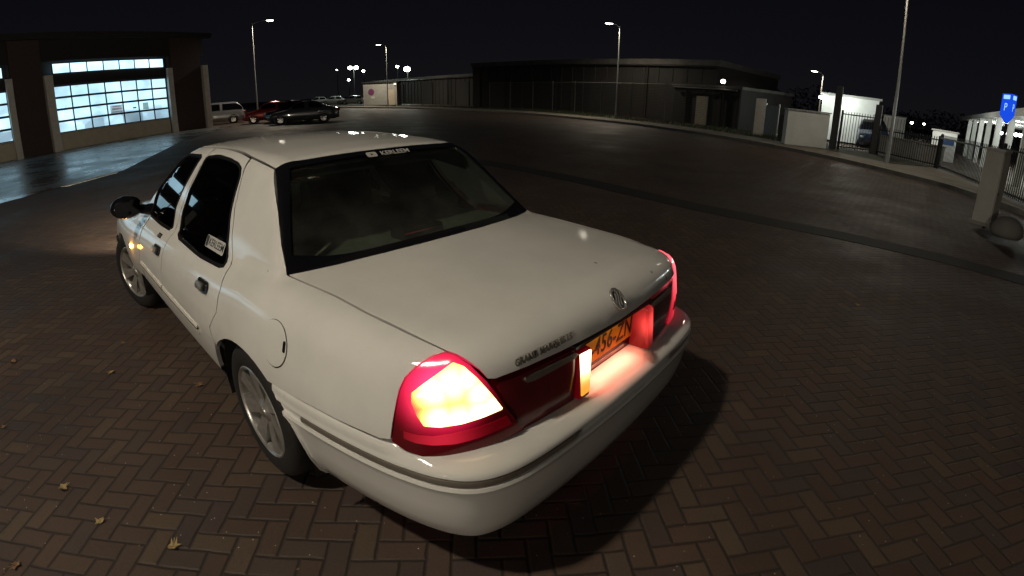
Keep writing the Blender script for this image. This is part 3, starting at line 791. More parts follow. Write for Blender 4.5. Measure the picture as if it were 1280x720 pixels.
half = [(-.30, .992), (-.40, .986), (-.475, .980), (-.55, .973), (-.70, .958), (-.90, .930), (-1.05, .898), (-1.17, .850), (-1.255, .782), (-1.305, .675), (-1.328, .52), (-1.340, .30), (-1.345, .12), (-1.346, 0)]
up = lambda p: .055 * min(1, max(0, (-.45 - p[0]) / .6)) if p[0] > -1.05 else .055
prof = [(-.16, .225), (-.115, .235), (-.082, .255), (-.058, .285), (-.028, .36), (-.010, .45), (-.002, .515), (.004, .535), (.010, .548),
        (.006, .560), (-.006, .563), (-.006, .590), (.003, .594), (.002, .604), (-.006, .614), (-.022, .625), (-.045, .634), (-.075, .641), (-.11, .645), (-.16, .646)]
dzb = lambda p: .035 * (np.clip((-.45 - p[0]) / .6, 0, 1)) + .0
prof = [(o, z + (0.0 if z < .5 else .0)) for o, z in prof]
side_prof = prof[:14] + [(.000, .608), (-.001, .622), (-.003, .638), (-.007, .650), (-.014, .657), (-.030, .660), (-.07, .660)]
bumper, bf, bn = sweep_bumper('rear_bumper', half, prof, M['paint'], car, dzb, side_prof)
# bright insert lying in the groove: wraps each corner, stops short of the plate
for s_ in (1, -1):
    idx = [i for i in range(len(bf)) if bf[i][1] * s_ > .34 and bf[i][0] < -.50]
    pf = [(-.009, .562), (.0035, .566), (.005, .576), (.0035, .587), (-.009, .591)]
    vs = []; fs = []
    for i in idx:
        for o, z in pf: vs.append((bf[i][0] + bn[i][0] * o, bf[i][1] + bn[i][1] * o, z + dzb(bf[i])))
    n = len(pf)
    for i in range(len(idx) - 1):
        for k in range(n - 1): fs.append((i*n+k, i*n+k+1, (i+1)*n+k+1, (i+1)*n+k))
    b = MB(); b.add(vs, fs); b.build('bumper_insert', M['dull_chrome'], bumper, 60)
nose = [(3.43, .93, .63), (3.46, .90, .79), (3.62, .66, .84), (3.755, .42, .82), (3.785, .06, .81), (3.90, .06, .63), (3.80, .62, .63)]
both('nose_panel', M['paint'], car, car, nose, 'fcorner', h=.05)
hf = [(3.35, .985), (3.55, .93), (3.72, .83), (3.83, .68), (3.90, .45), (3.93, .2), (3.935, 0)]
pf_ = [(-.14, .225), (-.09, .25), (-.05, .34), (-.01, .45), (.008, .52), (-.005, .545), (-.005, .585), (.0, .60), (-.03, .63), (-.14, .645)]
fb, _, _ = sweep_bumper('front_bumper', hf, pf_, M['paint'], car)
b = MB(); b.rbox((3.80, 0, .725), (.10, .62, .15), .03, axis='x'); gr = b.build('grille', M['chrome'], car, 40)
b = MB(); [b.box((3.855, -.27 + .06 * k, .725), (.012, .012, .125)) for k in range(10)]; b.build('grille_bars', M['dull_chrome'], gr)
for s_ in (1, -1):
    b = MB(); b.rbox((3.735, s_ * .53, .725), (.13, .38, .15), .03, axis='x', rz=-s_ * .30)
    hl = b.build('headlight', M['chrome'], car, 40)
    b = MB(); b.rbox((3.775, s_ * .54, .725), (.08, .34, .12), .03, axis='x', rz=-s_ * .30); b.build('headlight_lens', emit('headlight_glow', (1.0, .86, .66), 6.0) if s_ > 0 else bpy.data.materials['headlight_glow'], hl, 40)
    ld = bpy.data.lights.new('headlight_beam', 'SPOT'); ld.energy = 1000; ld.spot_size = rad(60); ld.spot_blend = .8; ld.color = (1, .84, .62); ld.shadow_soft_size = .05
    lo = bpy.data.objects.new('headlight_beam', ld); COL.objects.link(lo); lo.location = (3.95, s_ * .55, .70)
    lo.rotation_euler = Vector((-1, 0, .045)).to_track_quat('Z', 'Y').to_euler(); lo.parent = hl

# ---- tail lamps
M['lens_dark'] = None
BL = [((-1.150, .775, .860), .185), ((-1.165, .715, .800), .16)]
M['lens_red'] = bulb_lens('tail_lens_red', [((-1.10, .78, .885), .215)], (1.0, .04, .13), (.7, .0, .03), .012, 3.2, (.10, .003, .006))
M['lens_hot'] = bulb_lens('tail_lens_lit', [((-1.085, .79, .885), .11), ((-1.116, .744, .905), .12), ((-1.14, .71, .915), .10), ((-1.115, .80, .80), .10), ((-1.15, .75, .79), .12), ((-1.185, .70, .80), .12), ((-1.20, .66, .82), .09), ((-1.17, .69, .87), .10)], (1.0, .84, .50), (1.0, .50, .06), 1.05, 4.6, (.3, .05, .02), tex=110)
M['lens_band'] = bulb_lens('tail_lens_band', [((-1.12, .80, .73), .20)], (1.0, .03, .07), (.7, .0, .02), .05, .55, (.2, .004, .01))
M['lens_right'] = bulb_lens('tail_lens_right', [((-1.12, -.76, .86), .30)], (1.0, .14, .17), (.9, .02, .05), .5, 3.4, (.16, .004, .008))
for mi in (False, True):
    lens = patch('tail_light', M['lens_right'] if mi else M['lens_red'], car, lamp, 'corner', off=.004, h=.025, thick=.05, gap=.002, mirror=mi)
    patch('lit_lens', M['lens_hot'] if not mi else M['lens_right'], lens, rounded(OUT['lit'], 1, .07), 'corner', off=.0075, h=.02, thick=.004, gap=0, mirror=mi)
    patch('reflector_band', M['lens_band'], lens, OUT['band'], 'corner', off=.0075, h=.02, thick=.004, gap=0, mirror=mi)

# ---- panel between the tail lamps: red appliqué, plate recess, bright bars
M['applique'] = mat('applique_red', (.13, .006, .012), .16, var=.15, coat=.3)
appl = [(-1.2, .612, .882), (-1.2, .575, .76), (-1.2, .545, .672), (-1.2, .315, .655), (-1.2, .30, .885)]
ap_full = [(0, y, z) for y, z in ((.636, .872), (.628, .888), (.285, .888), (.285, .655), (.545, .668), (.575, .732), (.609, .787))]
for mi in (False, True):
    a = patch('rear_panel', M['applique'], car, ap_full, 'back', off=-.004, h=.03, thick=.05, gap=.002, mirror=mi)
    bar = [(0, .535, .876), (0, .545, .868), (0, .535, .858), (0, .50, .853), (0, .30, .858), (0, .285, .866), (0, .30, .878), (0, .50, .880)]
    patch('bright_bar', M['dull_chrome'], a, bar, 'back', off=.007, h=.02, thick=.012, gap=0, mirror=mi)
b = MB()                                            # recess: back, floor, roof, cheeks
b.box((-1.16, 0, .765), (.02, .60, .26)); b.box((-1.205, 0, .652), (.09, .58, .012)); b.box((-1.215, 0, .886), (.075, .58, .014))
rec = b.build('plate_recess', M['black_plastic'], car)
b = MB(); b.rbox((-1.188, 0, .760), (.014, .545, .165), .012, axis='x'); holder = b.build('plate_holder', M['gloss_black'], car, 40)
M['plate_yellow'] = mat('plate_yellow', (.72, .36, .025), .35)
b = MB(); b.rbox((-1.197, 0, .782), (.006, .515, .108), .010, axis='x'); plate = b.build('licence_plate', M['plate_yellow'], car, 40)
MT = Matrix(((0, 0, -1, -1.2005), (-1, 0, 0, 0), (0, 1, 0, .782), (0, 0, 0, 1)))
text_obj('plate_lettering', '-456-ZN', .112, M['sticker_black'], plate, MT @ Matrix.Translation((.058, 0, .001)), sx=.80, spacing=1.05, bold=.0012)
b = MB(); b.box((-1.196, 0, .699), (.003, .36, .012)); b.build('dealer_strip', M['sticker'], holder)
# lamps either side of the plate
M['rev_lit'] = bulb_lens('reverse_lens_lit', [((-1.27, .245, .85), .14)], (1.0, .84, .55), (1.0, .40, .03), 1.0, 7.0, (.4, .2, .1))
M['rev_red'] = bulb_lens('reverse_lens_red', [((-1.28, -.265, .80), .12)], (1.0, .07, .06), (.7, .03, .03), .15, 1.5, (.25, .01, .008))
for s_, mm in ((1, M['rev_lit']), (-1, M['rev_red'])):
    y0, y1 = (.215, .282) if s_ > 0 else (-.228, -.282)
    zb, zt_ = .672, .872
    vs = [(-1.19, y0, zb), (-1.19, y1, zb), (-1.19, y1, zt_), (-1.19, y0, zt_), (-1.285, y0 + s_ * .012, zb + .012), (-1.283, y1, zb + .012), (-1.262, y1, zt_), (-1.266, y0, zt_)]
    b = MB(); b.add(vs, [(0, 1, 2, 3), (4, 7, 6, 5), (0, 4, 5, 1), (1, 5, 6, 2), (2, 6, 7, 3), (3, 7, 4, 0)])
    hs = b.build('plate_side_lamp', M['lens_band'] if s_ > 0 else M['rev_red'], car, 40, bevel=.006)
    vs = [(-1.288, s_ * .232, zb + .030), (-1.286, s_ * .279, zb + .028), (-1.268, s_ * .279, zt_ - .008), (-1.272, s_ * .219, zt_ - .010)]
    vs2 = [(x + .01, y, z) for x, y, z in vs]
    b = MB(); b.add(vs + vs2, [(0, 1, 2, 3), (7, 6, 5, 4), (0, 4, 5, 1), (1, 5, 6, 2), (2, 6, 7, 3), (3, 7, 4, 0)]); b.build('lamp_lens', mm, hs, 40, bevel=.002)
# plate lamps under the lip
b = MB(); b.rbox((-1.222, 0, .877), (.03, .22, .010), .008)
pl = b.build('plate_lamp', emit('plate_lamp_glow', (1.0, .62, .32), 5.0), car)
ld = bpy.data.lights.new('plate_light', 'AREA'); ld.shape = 'RECTANGLE'; ld.size = .36; ld.size_y = .02; ld.spread = rad(54); ld.energy = .72; ld.color = (1.0, .25, .16)
lo = bpy.data.objects.new('plate_light', ld); COL.objects.link(lo); lo.location = (-1.235, 0, .868); lo.rotation_euler = Vector((.04, 0, 1)).to_track_quat('Z', 'Y').to_euler(); lo.parent = pl

# ---- mirrors
for s_, d in ((1, fdl), (-1, fdr)):
    b = MB(); b.ellipsoid((2.215, s_ * 1.0, 1.035), (.075, .125, .085), 22, 14, rz=s_ * .12)
    b.v = [(x if x > 2.155 else 2.155, y, z) for x, y, z in b.v]
    mr = b.build('wing_mirror', M['gloss_black'], d, 40)
    b = MB(); b.tube([(2.18, s_ * .80, .985), (2.20, s_ * .86, .995), (2.215, s_ * .93, 1.015)], [.05, .04, .035], 10); b.build('mirror_arm', M['gloss_black'], mr, 40)
    b = MB(); b.rbox((2.1535, s_ * 1.0, 1.035), (.003, .19, .115), .04, axis='x'); b.build('mirror_glass', mat('mirror_glass', (.03, .03, .035), .08, metal=1.0) if s_ > 0 else bpy.data.materials['mirror_glass'], mr)

# ---- wheels
def make_wheel():
    w = empty('wheel', (0, 0, 0))
    b = MB(); R_ = .342
    b.lathe([(.224, -.012), (.236, -.002), (.262, .006), (.300, .004), (.322, -.006), (.336, -.022), (R_, -.045), (R_, -.185), (.334, -.208), (.30, -.226), (.236, -.220), (.224, -.20)], c=(0, 0, 0), n=64)
    b.build('tyre', M['rubber'], w, 50)
    b = MB(); b.lathe([(.234, -.002), (.228, .002), (.220, -.004), (.212, -.018), (.205, -.06), (.20, -.15), (.215, -.2)], n=64)
    b.lathe([(.0005, -.012), (.030, -.013), (.036, -.020), (.062, -.030), (.075, -.040), (.075, -.07)], n=32)
    for k in range(7):
        a = k * math.tau / 7
        Rm = Matrix.Rotation(a, 4, 'Y')
        v = [(-.026, -.030, .050), (.026, -.030, .050), (.040, -.014, .150), (.054, -.008, .214), (-.054, -.008, .214), (-.040, -.014, .150)]
        f_ = [Rm @ Vector((x, y, z)) for x, y, z in v]; bk = [Rm @ Vector((x * .9, y - .035, z)) for x, y, z in v]
        b.add(f_ + bk, [(0, 1, 2, 5), (5, 2, 3, 4), (11, 8, 7, 6), (10, 9, 8, 11)] + [(i, i + 6, (i + 1) % 6 + 6, (i + 1) % 6) for i in range(6)])
    rim = b.build('rim', M['alloy'], w, 30)
    b = MB(); b.lathe([(.0005, -.075), (.20, -.075), (.20, -.085)], n=40); b.build('brake_disc', M['dark_metal'], rim)
    b = MB(); b.lathe([(.0005, -.006), (.020, -.007), (.028, -.012), (.030, -.02)], n=24); b.build('centre_cap', M['dull_chrome'], rim, 40)
    return w
w0 = make_wheel(); spots = [(WH, .965, 0), (WH, -.965, 0), (WB, .955, rad(17)), (WB, -.955, rad(17))]
for i, (x, y, st_) in enumerate(spots):
    w = w0 if i == 0 else copy_tree(w0)
    w.parent = car; w.location = (x, y, HUBZ); w.rotation_euler = (0, 0, st_ + (math.pi if y < 0 else 0))
# wheel wells, floor pan
for cx in (0.0, WB):
    for s_ in (1, -1):
        b = MB()
        ys = (s_ * .95, s_ * .60); n = 18; A_ = .47 if cx < 1 else .45
        ring_ = [(cx + A_ * math.cos(t), .33 + .385 * math.sin(t)) for t in np.linspace(-.25, math.pi + .25, n)]
        vs = [(x, y, z) for y in ys for x, z in ring_]
        b.add(vs, [(k, k + 1, n + k + 1, n + k) for k in range(n - 1)] + [tuple(range(n, 2 * n))])
        b.build('wheel_liner', M['black_plastic'], car)
b = MB(); b.box((1.3, 0, .24), (4.7, 1.30, .06)); b.box((1.47, 0, .27), (1.7, 1.60, .06)); b.box((-.80, 0, .33), (.62, 1.2, .05)); b.box((3.55, 0, .30), (.5, 1.5, .05))
b.build('floor_pan', M['dark_metal'], car)

# ---- cabin
def widen(pts, ch, d): return shrink(to2(pts, ch), -d)
patch('headlining', M['interior'], car, widen(roof_out, 'top', .05), 'top', off=-.04, h=.08, rim=False, gap=0, two_d=True)
b = MB(); b.add([(-.20, .72, 1.0), (-.20, -.72, 1.0), (.36, -.66, .985), (.36, .66, .985), (-.20, .72, .97), (-.20, -.72, .97), (.36, -.66, .955), (.36, .66, .955)],
    [(0, 1, 2, 3), (7, 6, 5, 4), (0, 4, 5, 1), (1, 5, 6, 2), (2, 6, 7, 3), (3, 7, 4, 0)]); b.build('parcel_shelf', M['shelf'], car)
b = MB(); b.rbox((-.02, -.03, 1.025), (.12, .26, .055), .018, axis='y'); b.build('high_brake_lamp', M['gloss_black'], car, 40)
b = MB(); b.rbox((.44, 0, .80), (.20, 1.34, .56), .07, axis='y'); b.rbox((.70, 0, .52), (.62, 1.36, .20), .07, axis='y'); rs = b.build('rear_seat', M['cloth'], car, 40)
for y in (.36, -.36):
    b = MB(); b.rbox((.42, y, 1.10), (.10, .28, .10), .04, axis='y'); b.build('head_restraint', M['cloth'], rs, 40)
for y in (.40, -.40):
    b = MB(); b.rbox((1.42, y, .80), (.16, .54, .62), .06, axis='y'); b.rbox((1.72, y, .50), (.56, .54, .18), .06, axis='y'); fs_ = b.build('front_seat', M['cloth'], car, 40)
    b = MB(); b.rbox((1.38, y, 1.19), (.10, .27, .16), .045, axis='y'); b.build('head_restraint', M['cloth'], fs_, 40)
b = MB(); b.rbox((2.25, 0, .86), (.34, 1.46, .22), .08, axis='y'); b.build('dashboard', M['interior'], car, 40)
b = MB(); tr = [(1.98 + .03 * math.sin(t), .40 + .18 * math.cos(t), .93 + .18 * math.sin(t)) for t in np.linspace(0, math.tau, 25)]; b.tube(tr, .014, 8, cap=False); b.build('steering_wheel', M['interior'], car, 60)
# name sticker low on the left rear door window
Pd = on_skin((.648, .82, 1.003), 'side', .002); Mx = frame_on(Pd, (-1, 0, 0)) @ Matrix.Identity(4)
b = MB(); b.rbox((0, 0, 0), (.290, .068, .0012), .014, M=Mx); st = b.build('sticker', M['sticker'], rdl)
text_obj('sticker_lettering', 'KERLEEM', .058, M['sticker_black'], st, Mx @ Matrix.Translation((.02, 0, .001)), sx=1.0, extrude=.0004, spacing=1.0, bold=.0005)
b = MB(); b.rbox((0, 0, 0), (.034, .060, .0010), .010, M=Mx @ Matrix.Translation((-.122, 0, .0008))); b.build('sticker_badge', M['sticker_black'], st)
# ================================================================ THE PLACE
def sheet(name, pts, z, m, kind='structure', label=None):
    b = MB(); b.add([(x, y, z) for x, y in pts], [tuple(range(len(pts)))])
    o = b.build(name, m); tag(o, label, None, None, kind); return o

# ---- ground
M['road'] = mat('road_asphalt', (.092, .064, .046), .66, var=.4, vscale=.5, bump=.6, bscale=120, rvar=.12)
M['apron'] = mat('apron_concrete', (.17, .17, .165), .30, var=.45, vscale=.55, bump=.10, bscale=30, rvar=.16)
M['gutter'] = mat('dark_edge_strip', (.008, .007, .006), .75, var=.4, vscale=3, bump=.5, bscale=50)
M['path'] = mat('path_slabs', (.16, .145, .12), .85, var=.3, vscale=1.5, bump=.4, bscale=40)
M['grass'] = mat('grass_blades', (.045, .060, .022), .8, var=.4, vscale=4)
M['soil'] = mat('verge_soil', (.050, .050, .030), .95, var=.4, vscale=2, bump=.6, bscale=30)
sheet('ground', [(-300, -300), (300, -300), (300, 300), (-300, 300)], 0, M['bricks'])
edge = [(-40, -6.2), (-12, -6.1), (-6, -6.12), (-3.96, -6.2), (-2.9, -6.32), (-1.44, -6.30), (-.39, -6.22), (.8, -6.26), (1.91, -6.45), (3.57, -6.85), (5.2, -7.15), (7.0, -7.4), (10, -7.7), (14, -8.2), (17, -9.0)]
sheet('forecourt', edge + [(22, -9.0), (22, 14), (10, 40), (-40, 40)], .004, M['bricks'])
A0 = Vector((32.6, 1.9, 0)); E0 = Vector((.34245, -.93954, 0)); I0 = Vector((.93954, .34245, 0))
def fa(u, d): p = A0 + E0 * u - I0 * d; return (p.x, p.y)
sheet('apron', [fa(-26, -1), fa(14, -1), fa(14, 2.0), (25.5, -5.6), (15.6, -1.05), (13.6, 1.9), (11.0, 8.5), fa(-26, 17)], .012, M['apron'])
def ribbon(name, line, w0, w1, z0, z1, m, kind='structure', label=None, cat=None):
    """solid strip along a polyline, from offset w0 to w1 on its right-hand side"""
    P = [np.array(p, float) for p in line]; b = MB(); vs = []
    for i, p in enumerate(P):
        d = P[min(i+1, len(P)-1)] - P[max(i-1, 0)]; d /= np.linalg.norm(d); n = np.array([d[1], -d[0]])
        for w in (w0, w1):
            for z in (z0, z1): vs.append((*(p + n * w), z))
    fs = []
    for i in range(len(P) - 1):
        a, c = 4 * i, 4 * (i + 1)
        fs += [(a+1, c+1, c+3, a+3), (a, a+1, c+1, c), (a+2, c+2, c+3, a+3)]
    fs += [(0, 1, 3, 2), (len(vs)-4, len(vs)-3, len(vs)-1, len(vs)-2)]
    b.add(vs, fs); o = b.build(name, m); tag(o, label, cat, None, kind); return o
ribbon('gutter', edge, 0.0, .55, -.02, .010, M['gutter'])  # near-black strip laid along the forecourt edge
far = [(120, -40), (72, -36.5), (55, -34.6), (40.7, -33.3), (31, -32.2), (25, -30.8), (19.8, -29.0), (12.3, -26.5), (7.4, -24.2), (4.4, -22.6), (-.1, -19.6), (-3.6, -16.8), (-5.2, -14.2), (-6.2, -11.2), (-6.6, -8.6), (-7.6, -7.2), (-12, -6.9), (-30, -6.9)]
farR = list(reversed(far))
ribbon('kerb', farR, .0, .16, -.02, .13, M['concrete'])
ribbon('pavement', farR, .16, 2.3, -.02, .122, M['path'])
ribbon('verge', farR[7:], 2.3, 6.0, -.02, .115, M['soil'])
ribbon('side_path', farR[3:8], 2.3, 12.0, -.02, .118, M['path'])
random.seed(3); b = MB()
for _ in range(7000):
    i = random.randrange(8, len(farR) - 3); t = random.random()
    p = np.array(farR[i]) * (1 - t) + np.array(farR[i + 1]) * t; d = np.array(farR[i + 1]) - np.array(farR[i]); d /= np.linalg.norm(d); n = np.array([d[1], -d[0]])
    q = p + n * random.uniform(2.3, 5.9); h = random.uniform(.05, .22); a = random.random() * 6.28; w = .02
    b.add([(q[0] - w*math.cos(a), q[1] - w*math.sin(a), .11), (q[0] + w*math.cos(a), q[1] + w*math.sin(a), .11), (q[0] + random.uniform(-.08, .08), q[1] + random.uniform(-.08, .08), .11 + h)], [(0, 1, 2)])
g = b.build('grass', M['grass']); tag(g, 'short night grass along the far pavement', 'grass', kind='stuff')
ln = ribbon('road_marking', [(14.2, .80), (14.7, .10), (15.3, -.75)], -.13, .13, .010, .022, mat('worn_white_line', (.75, .75, .72), .7, var=.4, vscale=9))

# ---- workshop with lit sectional doors
M['pane_lit'] = None
def paper(name, col):
    m, nt, out = nodes(name); t = N(nt, 'BsdfTranslucent'); t.inputs[0].default_value = (*col, 1); d = N(nt, 'BsdfDiffuse'); d.inputs[0].default_value = (*col, 1)
    x = N(nt, 'MixShader'); x.inputs[0].default_value = .3; nt.links.new(t.outputs[0], x.inputs[1]); nt.links.new(d.outputs[0], x.inputs[2]); nt.links.new(x.outputs[0], out.inputs['Surface']); return m
def lit_panes(name, strength, seed):
    m, nt, out = nodes(name); tc = N(nt, 'TexCoord'); L = nt.links.new
    mp = N(nt, 'Mapping'); mp.inputs['Location'].default_value = (seed, 0, seed * .3); mp.inputs['Scale'].default_value = (.55, .55, .9); L(tc.outputs['Object'], mp.inputs[0])
    n = N(nt, 'TexNoise', i_Scale=1.1, i_Detail=3.0, i_Roughness=.55); L(mp.outputs[0], n.inputs['Vector'])
    s = N(nt, 'SeparateXYZ'); L(tc.outputs['Object'], s.inputs[0])
    # shelves, cars and benches inside: the lower panes show darker shapes
    lowr = N(nt, 'MapRange'); lowr.inputs[1].default_value = .9; lowr.inputs[2].default_value = 2.1; lowr.inputs[3].default_value = .62; lowr.inputs[4].default_value = .30; L(s.outputs[2], lowr.inputs[0])
    hi = N(nt, 'Math', op='ADD'); hi.inputs[1].default_value = .16; L(lowr.outputs[0], hi.inputs[0])
    q = N(nt, 'MapRange', interpolation_type='SMOOTHSTEP'); L(n.outputs['Fac'], q.inputs[0]); L(lowr.outputs[0], q.inputs[1]); L(hi.outputs[0], q.inputs[2]); q.inputs[3].default_value = .42; q.inputs[4].default_value = 1.0
    c = N(nt, 'ValToRGB'); c.color_ramp.elements[0].color = (.30, .44, .56, 1); c.color_ramp.elements[0].position = .0; c.color_ramp.elements[1].color = (.50, .82, 1.0, 1); L(q.outputs[0], c.inputs[0])
    vm = N(nt, 'TexVoronoi', i_Scale=1.15); vm.distance = 'CHEBYCHEV'; L(mp.outputs[0], vm.inputs['Vector']); vs_ = N(nt, 'SeparateColor'); L(vm.outputs['Color'], vs_.inputs[0])
    zt2 = N(nt, 'MapRange', interpolation_type='SMOOTHSTEP'); zt2.inputs[1].default_value = 1.55; zt2.inputs[2].default_value = 1.95; zt2.inputs[3].default_value = .62; zt2.inputs[4].default_value = .10; L(s.outputs[2], zt2.inputs[0])
    dk = N(nt, 'Math', op='MULTIPLY'); L(vs_.outputs[0], dk.inputs[0]); L(zt2.outputs[0], dk.inputs[1])
    iv = N(nt, 'Math', op='SUBTRACT'); iv.inputs[0].default_value = 1.0; L(dk.outputs[0], iv.inputs[1])
    cs = N(nt, 'VectorMath', op='SCALE'); L(c.outputs[0], cs.inputs[0]); L(iv.outputs[0], cs.inputs['Scale']); c = cs
    n2 = N(nt, 'TexNoise', i_Scale=.5, i_Detail=2.0); L(tc.outputs['Object'], n2.inputs['Vector'])
    k = N(nt, 'MapRange'); k.inputs[1].default_value = .3; k.inputs[2].default_value = .7; k.inputs[3].default_value = strength * .75; k.inputs[4].default_value = strength * 1.35; L(n2.outputs['Fac'], k.inputs[0])
    b = N(nt, 'BsdfPrincipled'); b.inputs['Base Color'].default_value = (.05, .06, .07, 1); b.inputs['Roughness'].default_value = .1
    L(c.outputs[0], b.inputs['Emission Color']); L(k.outputs[0], b.inputs['Emission Strength']); L(b.outputs[0], out.inputs['Surface']); return m
M['pane_lit'] = lit_panes('lit_door_panes', 1.4, 2.0)
M['pane_hot'] = lit_panes('lit_upper_panes', 1.8, 7.0)
M['mullion'] = mat('door_mullion', (.05, .07, .09), .5, metal=.3)
M['wall_dark'] = mat('dark_cladding', (.016, .014, .013), .75, var=.25, vscale=2)
M['roof_dark'] = mat('dark_roof', (.020, .019, .020), .85, var=.3, vscale=2)
M['post_white'] = mat('white_post', (.52, .50, .45), .6, var=.15, vscale=4)
ws_ = empty('workshop', A0, math.atan2(E0.y, E0.x))
tag(ws_, 'dark brick workshop with bluish lit sectional doors behind the parked white sedan', 'building')
HB = 6.4
doors = [(2.5, 10.3), (-8.0, -.18), (-18.4, -10.6)]
cuts = [(-30, -18.85), (-10.15, -8.45), (.12, 1.95), (10.75, 13.2)]
for u0, u1 in cuts:
    b = MB(); b.box(((u0 + u1) / 2, .25, HB / 2), (u1 - u0, .5, HB)); b.build('brick_pier', M['dark_brick'], ws_)
b = MB(); b.box((-8.2, .30, 5.75), (43.6, .4, 1.30)); b.build('fascia', M['wall_dark'], ws_)
b = MB(); b.box((-8.2, .32, 4.02), (43.6, .36, .66)); b.build('lintel', M['wall_dark'], ws_)
b = MB(); b.box((-8.4, 8.0, 3.2), (43, 15.0, 6.3)); b.build('wall', M['wall_dark'], ws_)
b = MB(); b.box((-8.2, 7.2, HB + .10), (44.2, 15.6, .22)); b.box((-8.2, -.25, HB + .02), (44.2, .5, .28)); b.build('roof', M['roof_dark'], ws_)
for c_, d_ in [((u, -.06, 2.15), (.38, .16, 4.3)) for u in (-18.63, -10.37, -8.23, -.03)] + [((2.22, -.10, 2.15), (.50, .30, 4.3)), ((10.53, -.08, 2.15), (.40, .24, 4.3)), ((13.42, -.05, 2.2), (.44, .4, 4.4))]:
    b = MB(); b.box(c_, d_); b.build('door_post', M['post_white'], ws_, bevel=.02)
for di, (u0, u1) in enumerate(doors):
    n = 7; W = u1 - u0; cu = (u0 + u1) / 2
    b = MB(); b.box((cu, .12, .49), (W, .08, .92)); b.box((cu, .12, .99), (W, .10, .05)); d = b.build('sectional_door', M['beige_panel'], ws_)
    b = MB(); b.add([(u0, .14, 1.0), (u1, .14, 1.0), (u1, .14, 3.68), (u0, .14, 3.68)], [(0, 1, 2, 3)]); b.build('glazing', M['pane_lit'], d)
    b = MB()
    for r in range(5): b.box((cu, .11, 1.0 + .67 * r), (W, .05, .12))
    for k in range(n + 1): b.box((u0 + W * k / n, .115, 2.33), (.07, .045, 2.68))
    b.build('door_frame', M['mullion'], d)
    b = MB(); b.add([(u0 + .1, .06, 4.38), (u1 - .1, .06, 4.38), (u1 - .1, .06, 4.92), (u0 + .1, .06, 4.92)], [(0, 1, 2, 3)]); up_ = b.build('upper_window', M['pane_hot'], ws_)
    b = MB()
    for k in range(8): b.box((u0 + .1 + (W - .2) * k / 7, .05, 4.65), (.06, .05, .54))
    b.box((cu, .05, 4.36), (W, .06, .06)); b.box((cu, .05, 4.94), (W, .06, .06)); b.build('window_frame', M['mullion'], up_)
    if di == 0:
        b = MB(); b.add([(6.02, .075, 1.72), (6.88, .075, 1.72), (6.88, .075, 2.22), (6.02, .075, 2.22)], [(0, 1, 2, 3)]); s_ = b.build('notice', paper('notice_white', (.75, .66, .62)), d)
        MT_ = Matrix(((1, 0, 0, 6.45), (0, 0, -1, .066), (0, 1, 0, 2.0), (0, 0, 0, 1)))
        mred = paper('notice_red', (.50, .20, .18))
        b = MB()
        for zz, wd, hh in ((2.13, .56, .075), (1.98, .62, .12), (1.815, .72, .075)):
            x = 6.45 - wd / 2
            while x < 6.45 + wd / 2: w = random.uniform(.03, .07); q_ = hh * random.uniform(.4, .5); b.add([(x, .066, zz - q_), (x + w, .066, zz - q_), (x + w, .066, zz + q_), (x, .066, zz + q_)], [(0, 1, 2, 3)]); x += w + .018
        b.build('lettering', mred, s_)
        b = MB(); b.add([(8.34, .075, 1.76), (8.76, .075, 1.76), (8.76, .075, 2.18), (8.34, .075, 2.18)], [(0, 1, 2, 3)]); b.build('paper_notice', paper('notice_grey', (.42, .47, .40)), d)
        b = MB(); b.box((7.73, .075, 1.93), (.24, .012, .075)); b.build('number_plate', M['black_plastic'], d)

# ---- street lamps
M['lamp_on'] = emit('street_lamp_glow', (1.0, .95, .80), 22.0)
M['flood_on'] = emit('floodlight_glow', (.92, 1.0, .90), 26.0)
def street_lamp(x, y, h, ax, ay, label, power, arm=.8, group='street lamps round the yard', glow='lamp_on', r=.16, head=(.34, .13, .07), z0=.0):
    t = empty('street_lamp', (x, y, z0)); tag(t, label, 'street lamp', group)
    b = MB(); b.tube([(0, 0, 0), (0, 0, .9)], [.085, .085], 12); b.tube([(0, 0, .9), (0, 0, h - .1)], [.065, .038], 12); b.build('pole', M['steel'], t, 40)
    L_ = math.hypot(ax, ay); ax, ay = ax / L_, ay / L_
    b = MB(); b.tube([(0, 0, h - .18), (ax * arm * .35, ay * arm * .35, h + .02), (ax * arm * .75, ay * arm * .75, h + .08)], .028, 10); b.build('arm', M['steel'], t, 40)
    b = MB(); b.ellipsoid((0, 0, 0), head, 16, 8); b.v = [(p[0], p[1], max(p[2], -.02)) for p in b.v]
    R_ = Matrix.Translation((ax * arm, ay * arm, h + .09)) @ Matrix.Rotation(math.atan2(ay, ax), 4, 'Z'); b.v = [(R_ @ Vector(p))[:] for p in b.v]; hd = b.build('lamp_head', M['dull_chrome'], t, 40)
    b = MB(); b.ellipsoid((0, 0, -.015), (head[0] * .85, head[1] * .85, head[2] * .9), 16, 8); b.v = [(p[0], p[1], min(p[2], -.022)) for p in b.v]; b.v = [(R_ @ Vector(p))[:] for p in b.v]; b.build('diffuser', M[glow], hd, 40)
    if power:
        ld = bpy.data.lights.new('lamp_light', 'SPOT'); ld.energy = power; ld.spot_size = rad(165); ld.spot_blend = .6; ld.shadow_soft_size = r; ld.color = (1, .86, .66)
        lo = bpy.data.objects.new('lamp_light', ld); COL.objects.link(lo); lo.parent = t; lo.location = (ax * arm, ay * arm, h - .02)
    return t
